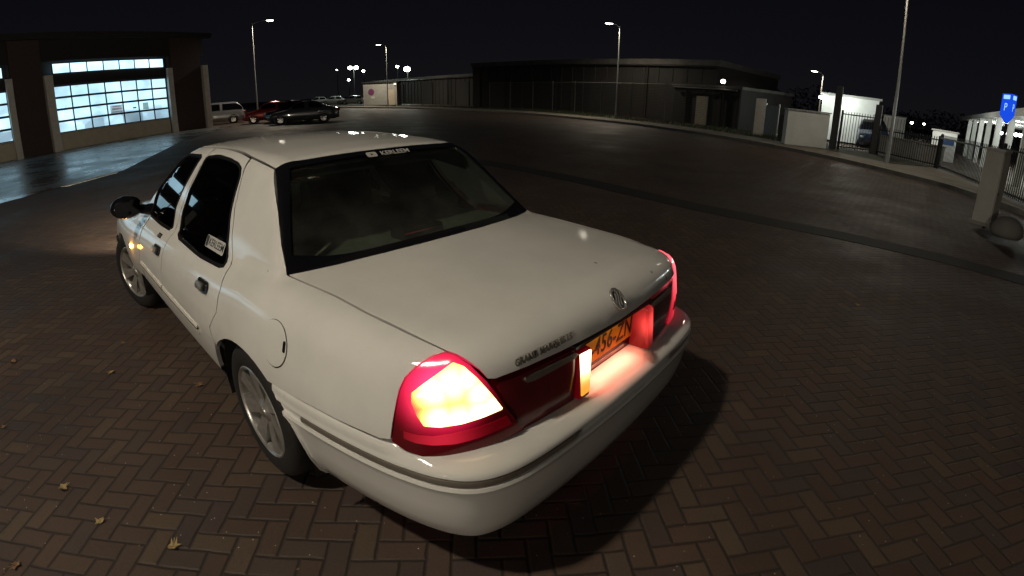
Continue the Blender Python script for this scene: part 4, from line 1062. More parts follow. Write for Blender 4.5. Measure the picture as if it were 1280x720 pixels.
# the lamp that lights the sedan stands just outside the picture, left of the sedan
street_lamp(.25, 6.4, 8.0, 0, -1, 'street lamp on a tall pole beside the sedan, lighting its roof and left flank', KEY, arm=1.4, r=.22)
street_lamp(17.83, -33.28, 6.75, .55, .45, 'street lamp with a bright head, tallest pole in front of the mesh fence', 1300, z0=.11)
street_lamp(53.77, -38.85, 7.7, .5, .72, 'street lamp on a slender pole in front of the grey kiosk', 3000, arm=.95)
street_lamp(39.58, -15.6, 7.8, -.4, -.9, 'street lamp rising behind the red hatchback beside the workshop', 2200, arm=1.4)
street_lamp(4.9, -42.8, 4.7, .6, .5, 'lamp on a pole behind the white cabinets at the gate', 1200, group='yard lights far off')
street_lamp(-1.4, -21.2, 7.6, .1, 1, 'street lamp with its pole beside the bar gate, lighting the road before it', 700, arm=1.2, z0=.11)
lw = street_lamp(-4.7, 14.6, 2.5, .3, -1, 'low path lamp left of the viewer, facing the flank of the sedan', 0, arm=.4, r=.12, group='path lamps')
ld = bpy.data.lights.new('lamp_light', 'POINT'); ld.energy = 1450; ld.shadow_soft_size = .12; ld.color = (1, .88, .70)
lo = bpy.data.objects.new('lamp_light', ld); COL.objects.link(lo); lo.parent = lw; lo.location = (.15, -.5, 2.2)
# ---- lights far off
def flood_mast(x, y, h, label, n, power, sc=1.0, glow='flood_on'):
    t = empty('floodlight_mast', (x, y, 0)); tag(t, label, 'floodlight', 'yard lights far off')
    b = MB(); b.tube([(0, 0, 0), (0, 0, h)], [.10, .06], 8); b.build('pole', M['dark_metal'], t, 40)
    for k in range(n):
        o = (k - (n - 1) / 2) * .75 * sc
        b = MB(); b.box((o * -.75, o * -.65, h + .05), (.42 * sc, .42 * sc, .30 * sc), rz=.9); hd = b.build('lamp_housing', M['dark_metal'], t)
        b = MB(); b.ellipsoid((o * -.75 - .14 * sc, o * -.65 + .17 * sc, h), (.26 * sc, .26 * sc, .19 * sc), 12, 8); b.build('lamp_glass', M[glow], hd, 40)
    if power:
        ld = bpy.data.lights.new('flood_light', 'POINT'); ld.energy = power; ld.shadow_soft_size = .5; ld.color = (.9, 1, .85)
        lo = bpy.data.objects.new('flood_light', ld); COL.objects.link(lo); lo.parent = t; lo.location = (-.6, .7, h - .1)
flood_mast(78.0, -49.4, 6.2, 'pair of white floodlights on one mast beyond the parked cars', 2, 900, 1.5)
flood_mast(64.8, -50.8, 5.3, 'bright greenish floodlight in front of the low warehouse', 1, 700, 2.0)
flood_mast(89.6, -59.1, 6.2, 'small white floodlight right of the pair of floodlights', 1, 0, 1.1)
flood_mast(99.7, -61.9, 4.8, 'low white floodlight under the pair of floodlights', 1, 0, 1.1)
flood_mast(109.6, -64.9, 7.5, 'faint floodlight left of the pair of floodlights', 1, 0, .7)
flood_mast(73.7, -55.6, 6.2, 'small white floodlight left of the bright greenish floodlight', 1, 0, 1.0)
flood_mast(-2.0, -68.4, 1.9, 'small warm yard light behind the grey wall panels', 1, 0, .7, 'lamp_on')
flood_mast(-3.6, -78.3, 2.0, 'smaller yard light right of the warm one behind the grey wall panels', 1, 0, .6, 'lamp_on')

# ---- kiosk by the kerb
kx = empty('kiosk', (56.0, -39.3, .0), rad(40)); tag(kx, 'grey boxy kiosk with a round sign at the far kerb', 'kiosk')
kx.location = (58.2, -41.2, 0)
b = MB(); b.box((0, 0, 1.55), (4.6, 2.6, 3.1)); b.build('wall', M['grey_panel'], kx)
b = MB(); b.box((0, 0, 3.17), (4.9, 2.9, .14)); b.build('roof', M['roof_dark'], kx)
b = MB(); b.lathe([(.001, .03), (.42, .03), (.42, 0)], axis=(0, 1, 0), c=(1.2, 1.30, 1.9), n=24); b.build('round_sign', mat('sign_violet', (.16, .04, .12), .5), kx)
b = MB(); b.box((1.0, 1.32, 1.15), (.55, .03, .28)); b.build('white_plate', M['post_white'], kx)
b = MB(); b.box((-1.5, 1.315, 1.1), (1.0, .04, 2.1)); b.build('door', M['beige_panel'], kx)
b = MB(); b.box((-2.1, 1.40, 2.85), (.22, .16, .12)); b.build('wall_lamp', emit('kiosk_lamp', (1, .9, .6), 4), kx)

# ---- warehouses behind the mesh fence
M['edge_dark'] = mat('roof_edge_grey', (.085, .08, .075), .7, var=.3, vscale=2)
def block(name, p0, p1, depth, h, label, m, trim_h=.5, bays=0):
    p0 = Vector((*p0, 0)); p1 = Vector((*p1, 0)); e = (p1 - p0); L_ = e.length; e.normalize()
    t = empty(name, p0, math.atan2(e.y, e.x)); tag(t, label, 'building')
    b = MB(); b.box((L_ / 2, depth / 2, (h - trim_h) / 2), (L_, depth, h - trim_h)); b.build('wall', m, t)
    b = MB(); b.box((L_ / 2, depth / 2, h - trim_h / 2), (L_ + .3, depth + .3, trim_h)); b.build('roof_edge', M['edge_dark'], t)
    n_ = max(2, int(L_ / 1.2)); prof = []
    for k in range(n_): x = L_ * k / n_; prof += [(x, -.02), (x + L_ / n_ * .78, -.02), (x + L_ / n_ * .82, -.07), (x + L_ / n_ * .96, -.07)]
    prof.append((L_, -.02)); vs = [(x, y, z) for z in (.0, h - trim_h - .01) for x, y in prof]; q_ = len(prof)
    b = MB(); b.add(vs, [(k, k + 1, q_ + k + 1, q_ + k) for k in range(q_ - 1)]); b.build('cladding_sheet', m, t)
    b = MB(); b.tube([(.2, -.22, h - trim_h - .06), (L_ - .2, -.22, h - trim_h - .10)], .07, 8); b.build('gutter', M['dark_metal'], t, 40)
    for k in (.22, .78):
        b = MB(); b.tube([(L_ * k, -.12, .1), (L_ * k, -.12, h - trim_h - .1)], .05, 8); b.build('downpipe', M['dark_metal'], t, 40)
    for k in range(bays):
        b = MB(); b.box((L_ * (k + .5) / bays, -.08, 1.5), (3.2, .08, 3.0)); b.build('loading_door', M['roof_dark'], t)
    return t
block('warehouse', (39.0, -39.4), (11.5, -37.2), 14, 4.75, 'long dark flat-roofed warehouse behind the wire mesh fence', M['wall_dark'], .42, 4).rotation_euler.z += 0
block('low_warehouse', (82, -55), (41, -43.4), 12, 3.9, 'lower dark warehouse beyond, left of the long warehouse', M['wall_dark'], .30, 4)
sh = block('shed', (13.2, -33.2), (7.9, -31.4), 6, 2.75, 'dark low shed with a wall lamp right of the mesh fence', M['wall_dark'], .18, 0)
b = MB(); b.ellipsoid((4.2, -.12, 3.02), (.16, .14, .13), 12, 8); b.build('wall_lamp', M['lamp_on'], sh, 40)
b = MB(); b.box((2.6, -.08, 1.0), (.95, .08, 2.0)); b.build('door', M['beige_panel'], sh)

# ---- wire mesh fence along the verge
def see_through(name, col, solid, sx, sz):
    m, nt, out = nodes(name); L = nt.links.new; tc = N(nt, 'TexCoord'); s = N(nt, 'SeparateXYZ'); L(tc.outputs['Object'], s.inputs[0])
    def lines(sock, step, w):
        a = N(nt, 'Math', op='MULTIPLY'); a.inputs[1].default_value = 1 / step; L(sock, a.inputs[0]); f_ = N(nt, 'Math', op='FRACT'); L(a.outputs[0], f_.inputs[0])
        g_ = N(nt, 'Math', op='LESS_THAN'); g_.inputs[1].default_value = w; L(f_.outputs[0], g_.inputs[0]); return g_.outputs[0]
    mx = N(nt, 'Math', op='MAXIMUM'); L(lines(s.outputs[0], sx, solid), mx.inputs[0]); L(lines(s.outputs[2], sz, solid), mx.inputs[1])
    t = N(nt, 'BsdfTransparent'); b = N(nt, 'BsdfPrincipled'); b.inputs['Base Color'].default_value = (*col, 1); b.inputs['Roughness'].default_value = .5
    x = N(nt, 'MixShader'); L(mx.outputs[0], x.inputs[0]); L(t.outputs[0], x.inputs[1]); L(b.outputs[0], x.inputs[2]); L(x.outputs[0], out.inputs['Surface']); return m
M['wire'] = see_through('wire_mesh', (.09, .09, .08), .13, .05, .10)
M['post_dark'] = mat('dull_fence_steel', (.14, .14, .13), .6, metal=.4, var=.2, vscale=9)
fpts = [(34.6, -37.4), (27.65, -35.6), (22.0, -33.9), (15.8, -31.8), (12.6, -30.5), (8.6, -28.6)]
for k in range(len(fpts) - 1):
    p, q = Vector((*fpts[k], .1)), Vector((*fpts[k + 1], .1)); L_ = (q - p).length
    t = empty('mesh_fence', p, math.atan2(q.y - p.y, q.x - p.x))
    tag(t, ['wire mesh fence bay at the far left end, next to the low warehouse', 'wire mesh fence bay left of the tallest lamp pole, second from the left', 'wire mesh fence bay directly behind the tallest lamp pole', 'short wire mesh fence bay right of the tallest lamp pole', 'wire mesh fence bay in front of the low shed'][k], 'fence', 'bays of the mesh fence')
    b = MB(); b.add([(0, 0, .05), (L_, 0, .05), (L_, 0, 2.45), (0, 0, 2.45)], [(0, 1, 2, 3)]); b.build('wire_panel', M['wire'], t)
    n = max(1, round(L_ / 3.2))
    for i in range(n):
        b = MB(); b.tube([(L_ * i / n, 0, 0), (L_ * i / n, 0, 2.6)], .035, 8); b.build('post', M['post_dark'], t, 40)
    b = MB(); b.tube([(0, 0, 2.5), (L_, 0, 2.5)], .022, 8); b.build('rail', M['post_dark'], t, 40)

# ---- gate area on the right
b = MB(); b.rbox((0, 0, 1.0), (.55, .12, 2.0), .03); o = b.build('sign_board', M['post_white'], None, 40, bevel=.01); o.location = (5.55, -27.4, .1); o.rotation_euler.z = rad(20)
tag(o, 'tall white upright board left of the blue grey fence panel', 'board')
M['lit_white'] = mat('white_cladding', (.62, .64, .62), .6, var=.1, vscale=2)
t = empty('panel_fence', (5.5, -28.4, .1), rad(137)); t.rotation_euler.z = math.atan2(.81, -.9) ; tag(t, 'blue grey fence panel between the white board and the cabinets', 'fence')
b = MB(); b.box((.6, 0, .85), (1.15, .05, 1.65)); b.build('panel', mat('blue_grey_panel', (.14, .19, .22), .5, var=.2), t)
for x in (.0, 1.22):
    b = MB(); b.tube([(x, 0, 0), (x, 0, 1.78)], .04, 8); b.build('post', M['steel'], t, 40)
b = MB(); b.box((0, 0, .65), (.24, .24, 1.3)); o = b.build('bollard', M['dark_metal'], bevel=.02); o.location = (3.9, -25.6, .1); tag(o, 'square dark bollard left of the white cabinets', 'bollard')
cb = empty('utility_cabinet', (2.55, -24.1, .1), math.atan2(-.8, -1.58) + math.pi); tag(cb, 'pale two-door utility cabinet with a paper notice beside the gate', 'cabinet')
cb.rotation_euler.z = math.atan2(.8, 1.58)
b = MB(); b.box((0, .3, .80), (1.95, .60, 1.55)); b.build('body', M['lit_white'], cb, bevel=.02)
b = MB(); b.box((0, .3, 1.61), (2.05, .70, .06)); b.build('lid', M['grey_panel'], cb)
for s_ in (-1, 1):
    b = MB(); b.box((s_ * .48, .015 + (.63 if False else -.02), .80), (.90, .03, 1.42)); d = b.build('door', M['lit_white'], cb, bevel=.006)
    b = MB(); b.box((s_ * .10, -.05, .85), (.03, .03, .16)); b.build('handle', M['dark_metal'], d)
b = MB(); b.box((-.48, -.042, 1.05), (.42, .012, .52)); b.build('paper_notice', mat('notice_yellowish', (.55, .52, .34), .7), cb)
for x, y, h, lab in ((1.27, -25.1, 2.9, 'tall dark gate pillar right of the pale cabinet'), (-.55, -26.0, 2.3, 'dark gate pillar left of the grey wall panels')):
    b = MB(); b.box((0, 0, h / 2), (.30, .30, h)); o = b.build('gate_pillar', M['black_plastic'], bevel=.015); o.location = (x, y, .1); tag(o, lab, 'pillar', 'gate pillars')
# backlit white shed behind the gate
t = empty('white_hall', (3.2, -33.4, 0), math.atan2(-.12, -1)); tag(t, 'white clad hall with small lamps behind the bar gate', 'building')
b = MB(); b.box((1.6, 2.2, 1.45), (3.4, 4, 2.7)); b.build('wall', M['lit_white'], t)
b = MB(); b.box((1.6, 2.2, 2.87), (3.7, 4.3, .14)); b.build('roof', M['grey_panel'], t)
for x, z in ((-.2, 2.62), (1.45, 2.45)):
    b = MB(); b.ellipsoid((x, .0 - .12 if False else -.10 + .0, z), (.13, .13, .10), 12, 8); b.v = [(p[0], p[1] + .0, p[2]) for p in b.v]; b.build('wall_lamp', M['flood_on'], t, 40)
ld = bpy.data.lights.new('hall_light', 'POINT'); ld.energy = 260; ld.shadow_soft_size = .2; ld.color = (.95, 1, .92)
lo = bpy.data.objects.new('hall_light', ld); COL.objects.link(lo); lo.location = (1.8, -31.6, 2.5); 
lo.parent = None
# bar fences
def bar_fence(p, q, h, label, step=.13, pm='dark_metal'):
    p, q = Vector((*p, .1)), Vector((*q, .1)); L_ = (q - p).length
    t = empty('bar_fence', p, math.atan2(q.y - p.y, q.x - p.x)); tag(t, label, 'fence', 'black bar fences by the gate')
    b = MB(); n = int(L_ / step)
    for i in range(n + 1): b.box((L_ * i / n, 0, h / 2 + .06), (.022, .022, h - .02))
    b.build('bars', M[pm], t)['kind'] = 'stuff'
    for z in (.16, h - .08):
        b = MB(); b.box((L_ / 2, 0, z), (L_, .035, .05)); b.build('rail', M[pm], t)
    for x in (0, L_):
        b = MB(); b.box((x, .06, h / 2 + .03), (.09, .09, h + .12)); b.build('post', M[pm], t)
bar_fence((1.0, -25.2), (-.45, -25.95), 1.75, 'black bar gate between the two dark gate pillars')
bar_fence((-.7, -25.9), (-3.3, -23.4), 1.25, 'black bar fence in front of the grey wall panels')
bar_fence((-3.35, -23.3), (-4.9, -17.4), 1.35, 'black bar fence in front of the lit canopy, left of the standing box')
bar_fence((-4.95, -17.3), (-6.6, -11.6), 1.45, 'black bar fence in front of the lit canopy, right of the standing box')
t = empty('wall_panels', (-.6, -27.6, .1), math.atan2(2.6, -2.9)); tag(t, 'low grey wall of smooth panels behind the bar fence', 'wall')
b = MB(); b.box((2.0, 0, .42), (4.2, .12, .84)); b.build('panel', M['grey_panel'], t); b = MB(); b.box((2.0, 0, .87), (4.3, .2, .07)); b.build('coping', M['concrete'], t)
# containers and hut
for (x, y, rz, d, lab, mm) in ((-.7, -46.5, rad(4), (1.7, 2.2, 2.1), 'pale ribbed container with a lit top behind the grey wall panels', 'lit_white'),):
    t = empty('container', (x, y, 0), rz); tag(t, lab, 'container'); b = MB(); b.box((0, 0, d[2] / 2), d); b.build('body', M[mm], t)
    b = MB(); [b.box((-.75 + .25 * k, d[1] / 2 + .03, d[2] / 2), (.08, .05, d[2] * .9)) for k in range(7)]; b.build('ribs', M['grey_panel'], t)
    b = MB(); b.box((0, 0, d[2] + .04), (d[0] + .1, d[1] + .1, .08)); b.build('roof', M['grey_panel'], t)
t = empty('hut', (-4.05, -33.0, 0), rad(-4)); tag(t, 'white hut with a blue sign left of the lit canopy', 'hut')
b = MB(); b.box((0, 0, .80), (1.35, 1.4, 1.6)); b.build('wall', M['lit_white'], t); b = MB(); b.box((0, 0, 1.64), (1.5, 1.6, .09)); b.build('roof', M['grey_panel'], t)
b = MB(); b.box((-.12, .72, 1.08), (.85, .03, .34)); b.build('sign', mat('blue_sign', (.03, .09, .28), .4), t)
ld = bpy.data.lights.new('hut_light', 'POINT'); ld.energy = 90; ld.shadow_soft_size = .15; ld.color = (1, .98, .85)
lo = bpy.data.objects.new('hut_light', ld); COL.objects.link(lo); lo.parent = t; lo.location = (.2, 2.2, 2.0)
# lit canopy building
cn = empty('canopy_building', (-6.2, -21.0, 0), 0); tag(cn, 'white canopy building with rows of bright ceiling lamps at the right edge', 'building')
b = MB(); b.box((-3.2, -14, 2.86), (6.6, 30, .28)); b.build('roof', M['lit_white'], cn)
b = MB(); b.box((-5.4, -14, 1.36), (.3, 30, 2.7)); b.build('wall', M['lit_white'], cn)
for k in range(7):
    b = MB(); b.box((-.25, -1.2 - 3.9 * k, 1.36), (.28, .28, 2.72)); b.build('column', M['lit_white'], cn)
for k in range(9):
    b = MB(); b.lathe([(.001, -.03), (.10, -.03), (.10, 0)], axis=(0, 0, 1), c=(-.9, -1.5 - 3.1 * k, 2.715), n=14); b.build('downlight', M['flood_on'], cn)
for k in range(16):
    b = MB(); b.ellipsoid((-2.6, -.6 - 1.55 * k, 2.18), (.13, .13, .11), 10, 6); lm_ = b.build('globe_lamp', M['flood_on'], cn, 40)
for k in range(4):
    ld = bpy.data.lights.new('canopy_light', 'POINT'); ld.energy = 110; ld.shadow_soft_size = .15; ld.color = (.97, 1, .93)
    lo = bpy.data.objects.new('canopy_light', ld); COL.objects.link(lo); lo.parent = cn; lo.location = (-1.6, -2 - 6.4 * k, 2.3)

# ---- blue parking pillar sign: three-sided, pointed underneath
ps = empty('parking_sign', (-3.86, -10.22, .02), rad(122)); tag(ps, 'glowing blue three-sided parking sign on a dark post behind the grey box', 'sign')
b = MB(); b.tube([(0, 0, 0), (0, 0, 2.0)], [.035, .032], 10); b.build('post', M['dark_metal'], ps, 40)
M['blue_lit'] = emit('parking_blue', (.008, .06, .62), 1.25); M['white_lit'] = emit('parking_white', (.35, .70, 1.0), 1.1)
b = MB(); tri = [(.16 * math.cos(rad(a)), .16 * math.sin(rad(a))) for a in (90, 210, 330)]
tb_ = [(x * .22, y * .22) for x, y in tri]
b.add([(x, y, 2.55) for x, y in tri] + [(x, y, 2.16) for x, y in tri] + [(x, y, 2.02) for x, y in tb_], [(0, 1, 2)] + [(i, i + 3, (i + 1) % 3 + 3, (i + 1) % 3) for i in range(3)] + [(i + 3, i + 6, (i + 1) % 3 + 6, (i + 1) % 3 + 3) for i in range(3)] + [(8, 7, 6)])
hd = b.build('sign_head', M['blue_lit'], ps)
for i in range(3):
    p, q = Vector((*tri[i], 0)), Vector((*tri[(i + 1) % 3], 0)); c = (p + q) / 2; e = (q - p).normalized(); n_ = Vector((e.y, -e.x, 0))
    if n_.dot(c) < 0: n_ = -n_; e = -e
    e = Vector((-n_.y, n_.x, 0))
    Mx = Matrix(((e.x, 0, n_.x, c.x + n_.x * .004), (e.y, 0, n_.y, c.y + n_.y * .004), (0, 1, 0, 2.30), (0, 0, 0, 1)))
    text_obj('letter', 'P', .20, M['white_lit'], hd, Mx, sx=.9)
    b = MB(); b.rbox((0, 0, 0), (.18, .075, .004), .015, M=Mx @ Matrix.Translation((0, .19, .002))); b.build('light_field', M['white_lit'], hd)
# ---- grey standing box and dark round bin by the side path
t = empty('switch_box', (-3.80, -10.05, .115), rad(64)); tag(t, 'tall plain grey switch box standing at the corner of the side path', 'cabinet')
M['box_grey'] = mat('box_grey', (.42, .40, .36), .6, var=.12, vscale=3)
b = MB(); b.box((0, 0, .70), (.42, .36, 1.38)); b.build('body', M['box_grey'], t, bevel=.02)
b = MB(); b.box((0, 0, 1.41), (.46, .40, .05)); b.build('lid', M['box_grey'], t, bevel=.012)
b = MB(); b.box((0, .186, .70), (.37, .012, 1.26)); d = b.build('door', M['box_grey'], t, bevel=.004); b = MB(); b.box((.14, .197, .62), (.02, .014, .06)); b.build('lock', M['dark_metal'], d)
b = MB(); b.box((0, 0, .03), (.50, .44, .06)); b.build('plinth', M['concrete'], t)
b = MB(); b.ellipsoid((0, 0, 0), (.30, .30, .26), 22, 12); b.v = [(x, y, max(z, -.10)) for x, y, z in b.v]; o = b.build('boulder', mat('dark_stone', (.14, .13, .12), .8, bump=.5, bscale=12), None, 60); o.location = (-4.12, -9.25, .20)
tag(o, 'dark rounded stone at the foot of the grey switch box', 'stone')
# ---- parked cars
def parked_car(name, loc, heading, prof, L, W, zb, paint, label, cat, group=None, glassc='gloss_black', lit=False):
    """prof: (x from nose 0..1, belt height, roof height) stations"""
    t = empty(name, loc, heading); tag(t, label, cat, group)
    xs = np.linspace(0, 1, 45); pb = spline([p[0] for p in prof], [p[1] for p in prof]); pt = spline([p[0] for p in prof], [p[2] for p in prof])
    rows = []; info = []
    H = max(p[2] for p in prof)
    for u in xs:
        x = L / 2 - u * L; e = max(0, abs(x) - L / 2 + .45) / .45; w = W / 2 * (1 - .20 * e**2.2); b_ = float(pb(u)); tp = max(float(pt(u)), b_ + .02)
        c = min(1, max(0, (tp - b_ - .02) / (H - b_))); zl = .22 + .10 * e**2
        y5 = w * (.93 - .21 * c); z5 = b_ + (tp - b_) * .88
        rows.append([(x, w * .88, zl), (x, w * .97, zl + .10), (x, w, .52), (x, w * .985, b_ * .86), (x, w * .93, b_), (x, y5, z5), (x, max(y5 - .10, .1), tp), (x, y5 * .45, tp + .015), (x, 0, tp + .02)]); info.append((x, c))
    vs = []; fs = []; n = 9
    for r in rows: vs += r + [(x, -y, z) for x, y, z in reversed(r[:-1])]
    m_ = 2 * n - 1
    for i in range(len(rows) - 1):
        for k in range(m_ - 1): fs.append((i*m_+k, i*m_+k+1, (i+1)*m_+k+1, (i+1)*m_+k))
    fs += [tuple(range(m_)), tuple(range((len(rows)-1)*m_, len(rows)*m_))]
    b = MB(); b.add(vs, fs); b.build('body', paint, t, 55)
    def strip_part(nm, cond, k0, k1, a0, a1, m):
        for side in (1, -1):
            v = []; 
            idx = [i for i in range(len(rows)) if cond(*info[i], i)]
            if len(idx) < 2: return
            for i in idx:
                p, q = np.array(rows[i][k0]), np.array(rows[i][k1])
                for a in (a0, a1):
                    r = p * (1 - a) + q * a; r = r + np.array([0, .012, .008]); v.append((r[0], r[1] * side, r[2]))
            b = MB(); b.add(v, [(2*j, 2*j+1, 2*j+3, 2*j+2) for j in range(len(idx) - 1)]); b.build(nm, m, t, 60)
    cab = [x for x, c in info if c > .45]; xm = (max(cab) + min(cab)) / 2
    strip_part('side_window', lambda x, c, i: c > .35 and x > xm + .06, 4, 5, .10, .92, M[glassc])
    strip_part('side_window', lambda x, c, i: c > .35 and x < xm - .06, 4, 5, .10, .92, M[glassc])
    # screens: sloping top faces in front of and behind the full-height roof
    full = [x for x, c in info if c > .93]
    for nm, cond in (('windscreen', lambda x, c: x > max(full) - .05 and .08 < c), ('rear_window', lambda x, c: x < min(full) + .05 and .08 < c)):
        idx = [i for i in range(len(rows)) if cond(*info[i])]
        if len(idx) < 2: continue
        v = []
        for i in idx:
            w6 = rows[i][6][1] + .02; z = rows[i][8][2]
            for y in (w6, w6 * .5, 0, -w6 * .5, -w6): v.append((rows[i][0][0] + (.012 if nm == 'windscreen' else -.012), y, z + .012 - .012 * abs(y) / w6))
        b = MB(); b.add(v, [(5*j+k, 5*j+k+1, 5*j+k+6, 5*j+k+5) for j in range(len(idx)-1) for k in range(4)]); b.build(nm, M[glassc], t, 60)
    for s_ in (1, -1):
        for x in (L * .31, -L * .285):
            wh = empty('wheel', (x, s_ * (W / 2 + .004), .325)); wh.parent = t
            if s_ < 0: wh.rotation_euler.z = math.pi
            b = MB(); b.lathe([(.21, -.01), (.235, .0), (.30, -.002), (.325, -.04), (.325, -.18), (.2, -.2)], n=28); ty = b.build('tyre', M['rubber'], wh, 50)
            b = MB(); b.lathe([(.225, -.006), (.21, -.02), (.20, -.06), (.0005, -.06)], n=28)
            for k in range(5):
                Rm = Matrix.Rotation(k * math.tau / 5, 4, 'Y'); b.add([Rm @ Vector(q) for q in ((-.03, -.02, 0), (.03, -.02, 0), (.04, -.01, .215), (-.04, -.01, .215), (-.03, -.05, 0), (.03, -.05, 0), (.04, -.05, .215), (-.04, -.05, .215))], [(0, 1, 2, 3), (0, 4, 5, 1), (1, 5, 6, 2), (3, 2, 6, 7), (0, 3, 7, 4)])
            b.build('rim', M['alloy'], wh, 30)
            b = MB(); b.lathe([(.345, .004), (.40, .010), (.40, -.15), (.345, -.15)], n=28, c=(0, -.008, 0)); b.v = [q for q in b.v]; b.build('arch_liner', M['black_plastic'], wh, 50)
        e = L / 2
        zb0 = float(pb(.02)); zb1 = float(pb(.98))
        b = MB(); b.rbox((e - .12, s_ * W * .335, zb0 - .10), (.22, .36, .13), .04, axis='x', rz=-s_ * .35); b.build('headlight', M['chrome'], t, 40)
        b = MB(); b.rbox((-e + .09, s_ * W * .35, zb1 - .10), (.20, .30, .16), .04, axis='x', rz=s_ * .3); b.build('tail_light', M['tail_far'], t, 40)
    b = MB(); b.box((-e + .0, 0, .62), (.03, .48, .11)); b.build('number_plate', M['post_white'], t)
    b = MB(); b.box((e - .02, 0, .42), (.05, W * .55, .16)); b.build('grille', M['black_plastic'], t)
    return t
M['tail_far'] = mat('tail_red', (.25, .01, .012), .2)
sedan_p = [(0, .60, .60), (.06, .70, .70), (.22, .84, .85), (.30, .90, .95), (.42, .93, 1.36), (.52, .94, 1.43), (.64, .95, 1.40), (.82, .97, 1.08), (.88, .97, 1.0), (.97, .92, .93), (1, .80, .80)]
hatch_p = [(0, .62, .62), (.06, .74, .74), (.22, .88, .90), (.28, .93, 1.0), (.42, .96, 1.42), (.55, .97, 1.50), (.80, .98, 1.44), (.92, .97, 1.05), (.97, .90, .92), (1, .70, .72)]
van_p = [(0, .68, .68), (.05, .82, .82), (.16, .96, 1.0), (.34, 1.02, 1.62), (.5, 1.03, 1.70), (.85, 1.03, 1.68), (.95, 1.0, 1.30), (.98, .95, 1.0), (1, .75, .78)]
P_ = lambda c, r=.25: mat('car_paint', c, r, metal=.3, coat=.8)
parked_car('parked_sedan', (30.2, -14.9, 0), rad(58), sedan_p, 4.65, 1.82, .95, P_((.085, .085, .088)), 'dark grey parked sedan, rightmost of the cars beside the workshop', 'car', 'cars parked beside the workshop')
parked_car('parked_hatchback', (35.4, -14.9, 0), rad(64), hatch_p, 4.1, 1.74, .97, P_((.34, .025, .015)), 'red parked hatchback between the silver van and the dark sedan', 'car', 'cars parked beside the workshop')
parked_car('parked_hatchback', (33.4, -14.6, 0), rad(62), hatch_p, 3.9, 1.70, .97, P_((.012, .016, .035)), 'dark blue small hatchback squeezed behind the nose of the dark sedan', 'car', 'cars parked beside the workshop').location = (32.9, -15.4, 0)
parked_car('parked_van', (41.2, -12.7, 0), rad(72), van_p, 4.5, 1.80, 1.03, P_((.30, .31, .33), .3), 'silver people carrier half hidden by the end post of the workshop', 'van', 'cars parked beside the workshop')
for k, (x, y, lab, c) in enumerate(((80.5, -46.5, 'pale car far off under the pair of floodlights', (.5, .5, .5)), (84.5, -45.6, 'white car far off, left of the pale one under the floodlights', (.6, .6, .6)), (76.5, -48.0, 'grey car far off between the pale one and the kiosk', (.3, .3, .3)))):
    parked_car('parked_car', (x, y, 0), rad(50), hatch_p, 4.2, 1.75, .97, P_(c), lab, 'car', 'cars far off under the floodlights')
vt = parked_car('service_van', (.25, -34.6, 0), rad(100), van_p, 4.6, 1.85, 1.03, P_((.02, .03, .06)), 'dark service van with a yellow roof beacon behind the bar gate', 'van')
b = MB(); b.rbox((0, .0, 1.77), (.25, 1.0, .10), .03, axis='y'); b.build('beacon', emit('beacon_yellow', (1.0, .62, .05), 3.0), vt, 40)

# ---- fallen leaves
M['leaf_y'] = mat('leaf_yellow', (.38, .28, .12), .7, var=.3, vscale=30); M['leaf_b'] = mat('leaf_brown', (.22, .13, .06), .75, var=.3, vscale=30)
def leaf(x, y, s, rz, m, lab, seed):
    random.seed(seed); pts = []
    for k in range(11):
        a = rad(-70 + 32 * k); r = s * (random.uniform(.65, 1.1) if k % 2 == 0 else random.uniform(.42, .68)); pts.append((r * math.cos(a), r * math.sin(a)))
    curl = random.uniform(1.0, 5.0)
    vs = [(0, 0, .004)] + [(px, py, .006 + curl * (px * px * 1.0 + abs(py) * .25 * random.random())) for px, py in pts]
    b = MB(); b.add(vs, [(0, i + 1, i + 2) for i in range(10)])
    b.tube([(0, -.2 * s, .006), (.1 * s, -1.1 * s, .012)], .0022, 5)
    o = b.build('fallen_leaf', m, None, None); o.location = (x, y, .006); o.rotation_euler.z = rz; tag(o, lab, 'leaf', 'leaves fallen on the pavers')
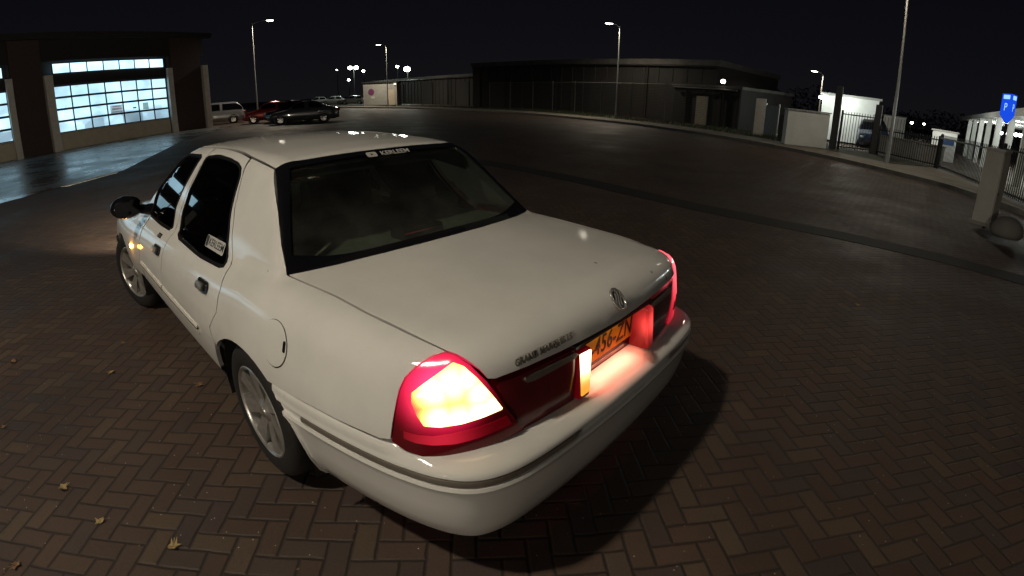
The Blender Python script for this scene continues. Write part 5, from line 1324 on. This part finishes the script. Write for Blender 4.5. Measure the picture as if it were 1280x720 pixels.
LV = [(.59, 1.93, .050, .4, 'leaf_y', 'yellow lobed leaf, uppermost of the three yellow leaves low on the left'), (.21, 1.81, .042, 2.0, 'leaf_y', 'yellow curled leaf, middle one of the three low on the left'), (-.17, 1.56, .052, 1.0, 'leaf_y', 'large yellow leaf on the pavers nearest the rear wheel of the sedan'),
      (.17, 2.23, .045, 3.0, 'leaf_b', 'brown leaf at the bottom left corner of the picture'), (2.54, 2.12, .055, .8, 'leaf_b', 'brownish leaf far left, level with the rear door of the sedan'), (1.74, 1.44, .048, 2.4, 'leaf_y', 'pale leaf on the pavers beside the rear door of the sedan'),
      (2.18, 1.27, .040, 1.4, 'leaf_b', 'small red brown leaf beside the front door of the sedan'), (1.50, 2.22, .035, .2, 'leaf_b', 'small brown leaf at the left edge, halfway down'), (1.1, .98, .055, 1.9, 'leaf_b', 'brown leaf just in front of the rear wheel of the sedan'),
      (-1.97, -3.59, .035, 1.2, 'leaf_y', 'tiny pale leaf alone on the pavers right of the sedan'), (4.58, -6.45, .05, .5, 'leaf_y', 'pale leaf at the gutter beyond the roof of the sedan'), (1.86, 2.35, .03, 2.2, 'leaf_y', 'tiny yellow leaf at the left edge, above the small brown one')]
for k, (x, y, s, rz, m, lab) in enumerate(LV): leaf(x, y, s * .72, rz, M[m], lab, 20 + k)

# bits of leaf and grit blown about the forecourt
random.seed(11); M['litter'] = mat('leaf_bits', (.17, .12, .06), .85, var=.5, vscale=60); b = MB()
for _ in range(420):
    x = random.uniform(-2.5, 6); y = random.uniform(-6.0, 3.0)
    if random.random() < .35: y = -5.95 + random.gauss(0, .12)
    s = random.uniform(.004, .014); a = random.random() * 6.28; z = .006 + random.random() * .003
    b.add([(x + s * math.cos(a + t_) * random.uniform(.5, 1), y + s * math.sin(a + t_) * random.uniform(.5, 1), z + random.random() * .004) for t_ in (0, 1.7, 3.2, 4.6)], [(0, 1, 2, 3)])
o = b.build('litter', M['litter']); tag(o, 'scattered crumbs of dead leaf and grit on the pavers', 'litter', kind='stuff')
# dark scrub beyond the gate: reads as one mass
M['scrub'] = mat('night_scrub', (.030, .036, .020), .9, var=.5, vscale=1.5); b = MB()
for cx, cy, w, hh in ((12, -82, 14, 5.0), (2, -88, 15, 3.6), (-8, -90, 14, 4.4), (-17, -84, 10, 5.2), (30, -74, 12, 6.5)):
    for _ in range(1500):
        u = random.gauss(0, .42); q = random.random(); x = cx + u * w; z = hh * max(.02, 1 - abs(u) * .5) * q ** .7 * random.uniform(.75, 1.1); y = cy + random.gauss(0, 1.6); s = random.uniform(.10, .34); a, e = random.random() * 6.28, random.uniform(-1, 1)
        d1 = Vector((math.cos(a), math.sin(a), e)) * s; d2 = Vector((-math.sin(a), math.cos(a), random.uniform(-1, 1))) * s
        c_ = Vector((x, y, z + .1)); b.add([c_ - d1, c_ - d2 * .5, c_ + d1, c_ + d2 * .5], [(0, 1, 2, 3)])
o = b.build('undergrowth', M['scrub']); tag(o, 'dark mass of scrub far beyond the gate', 'scrub', kind='stuff')
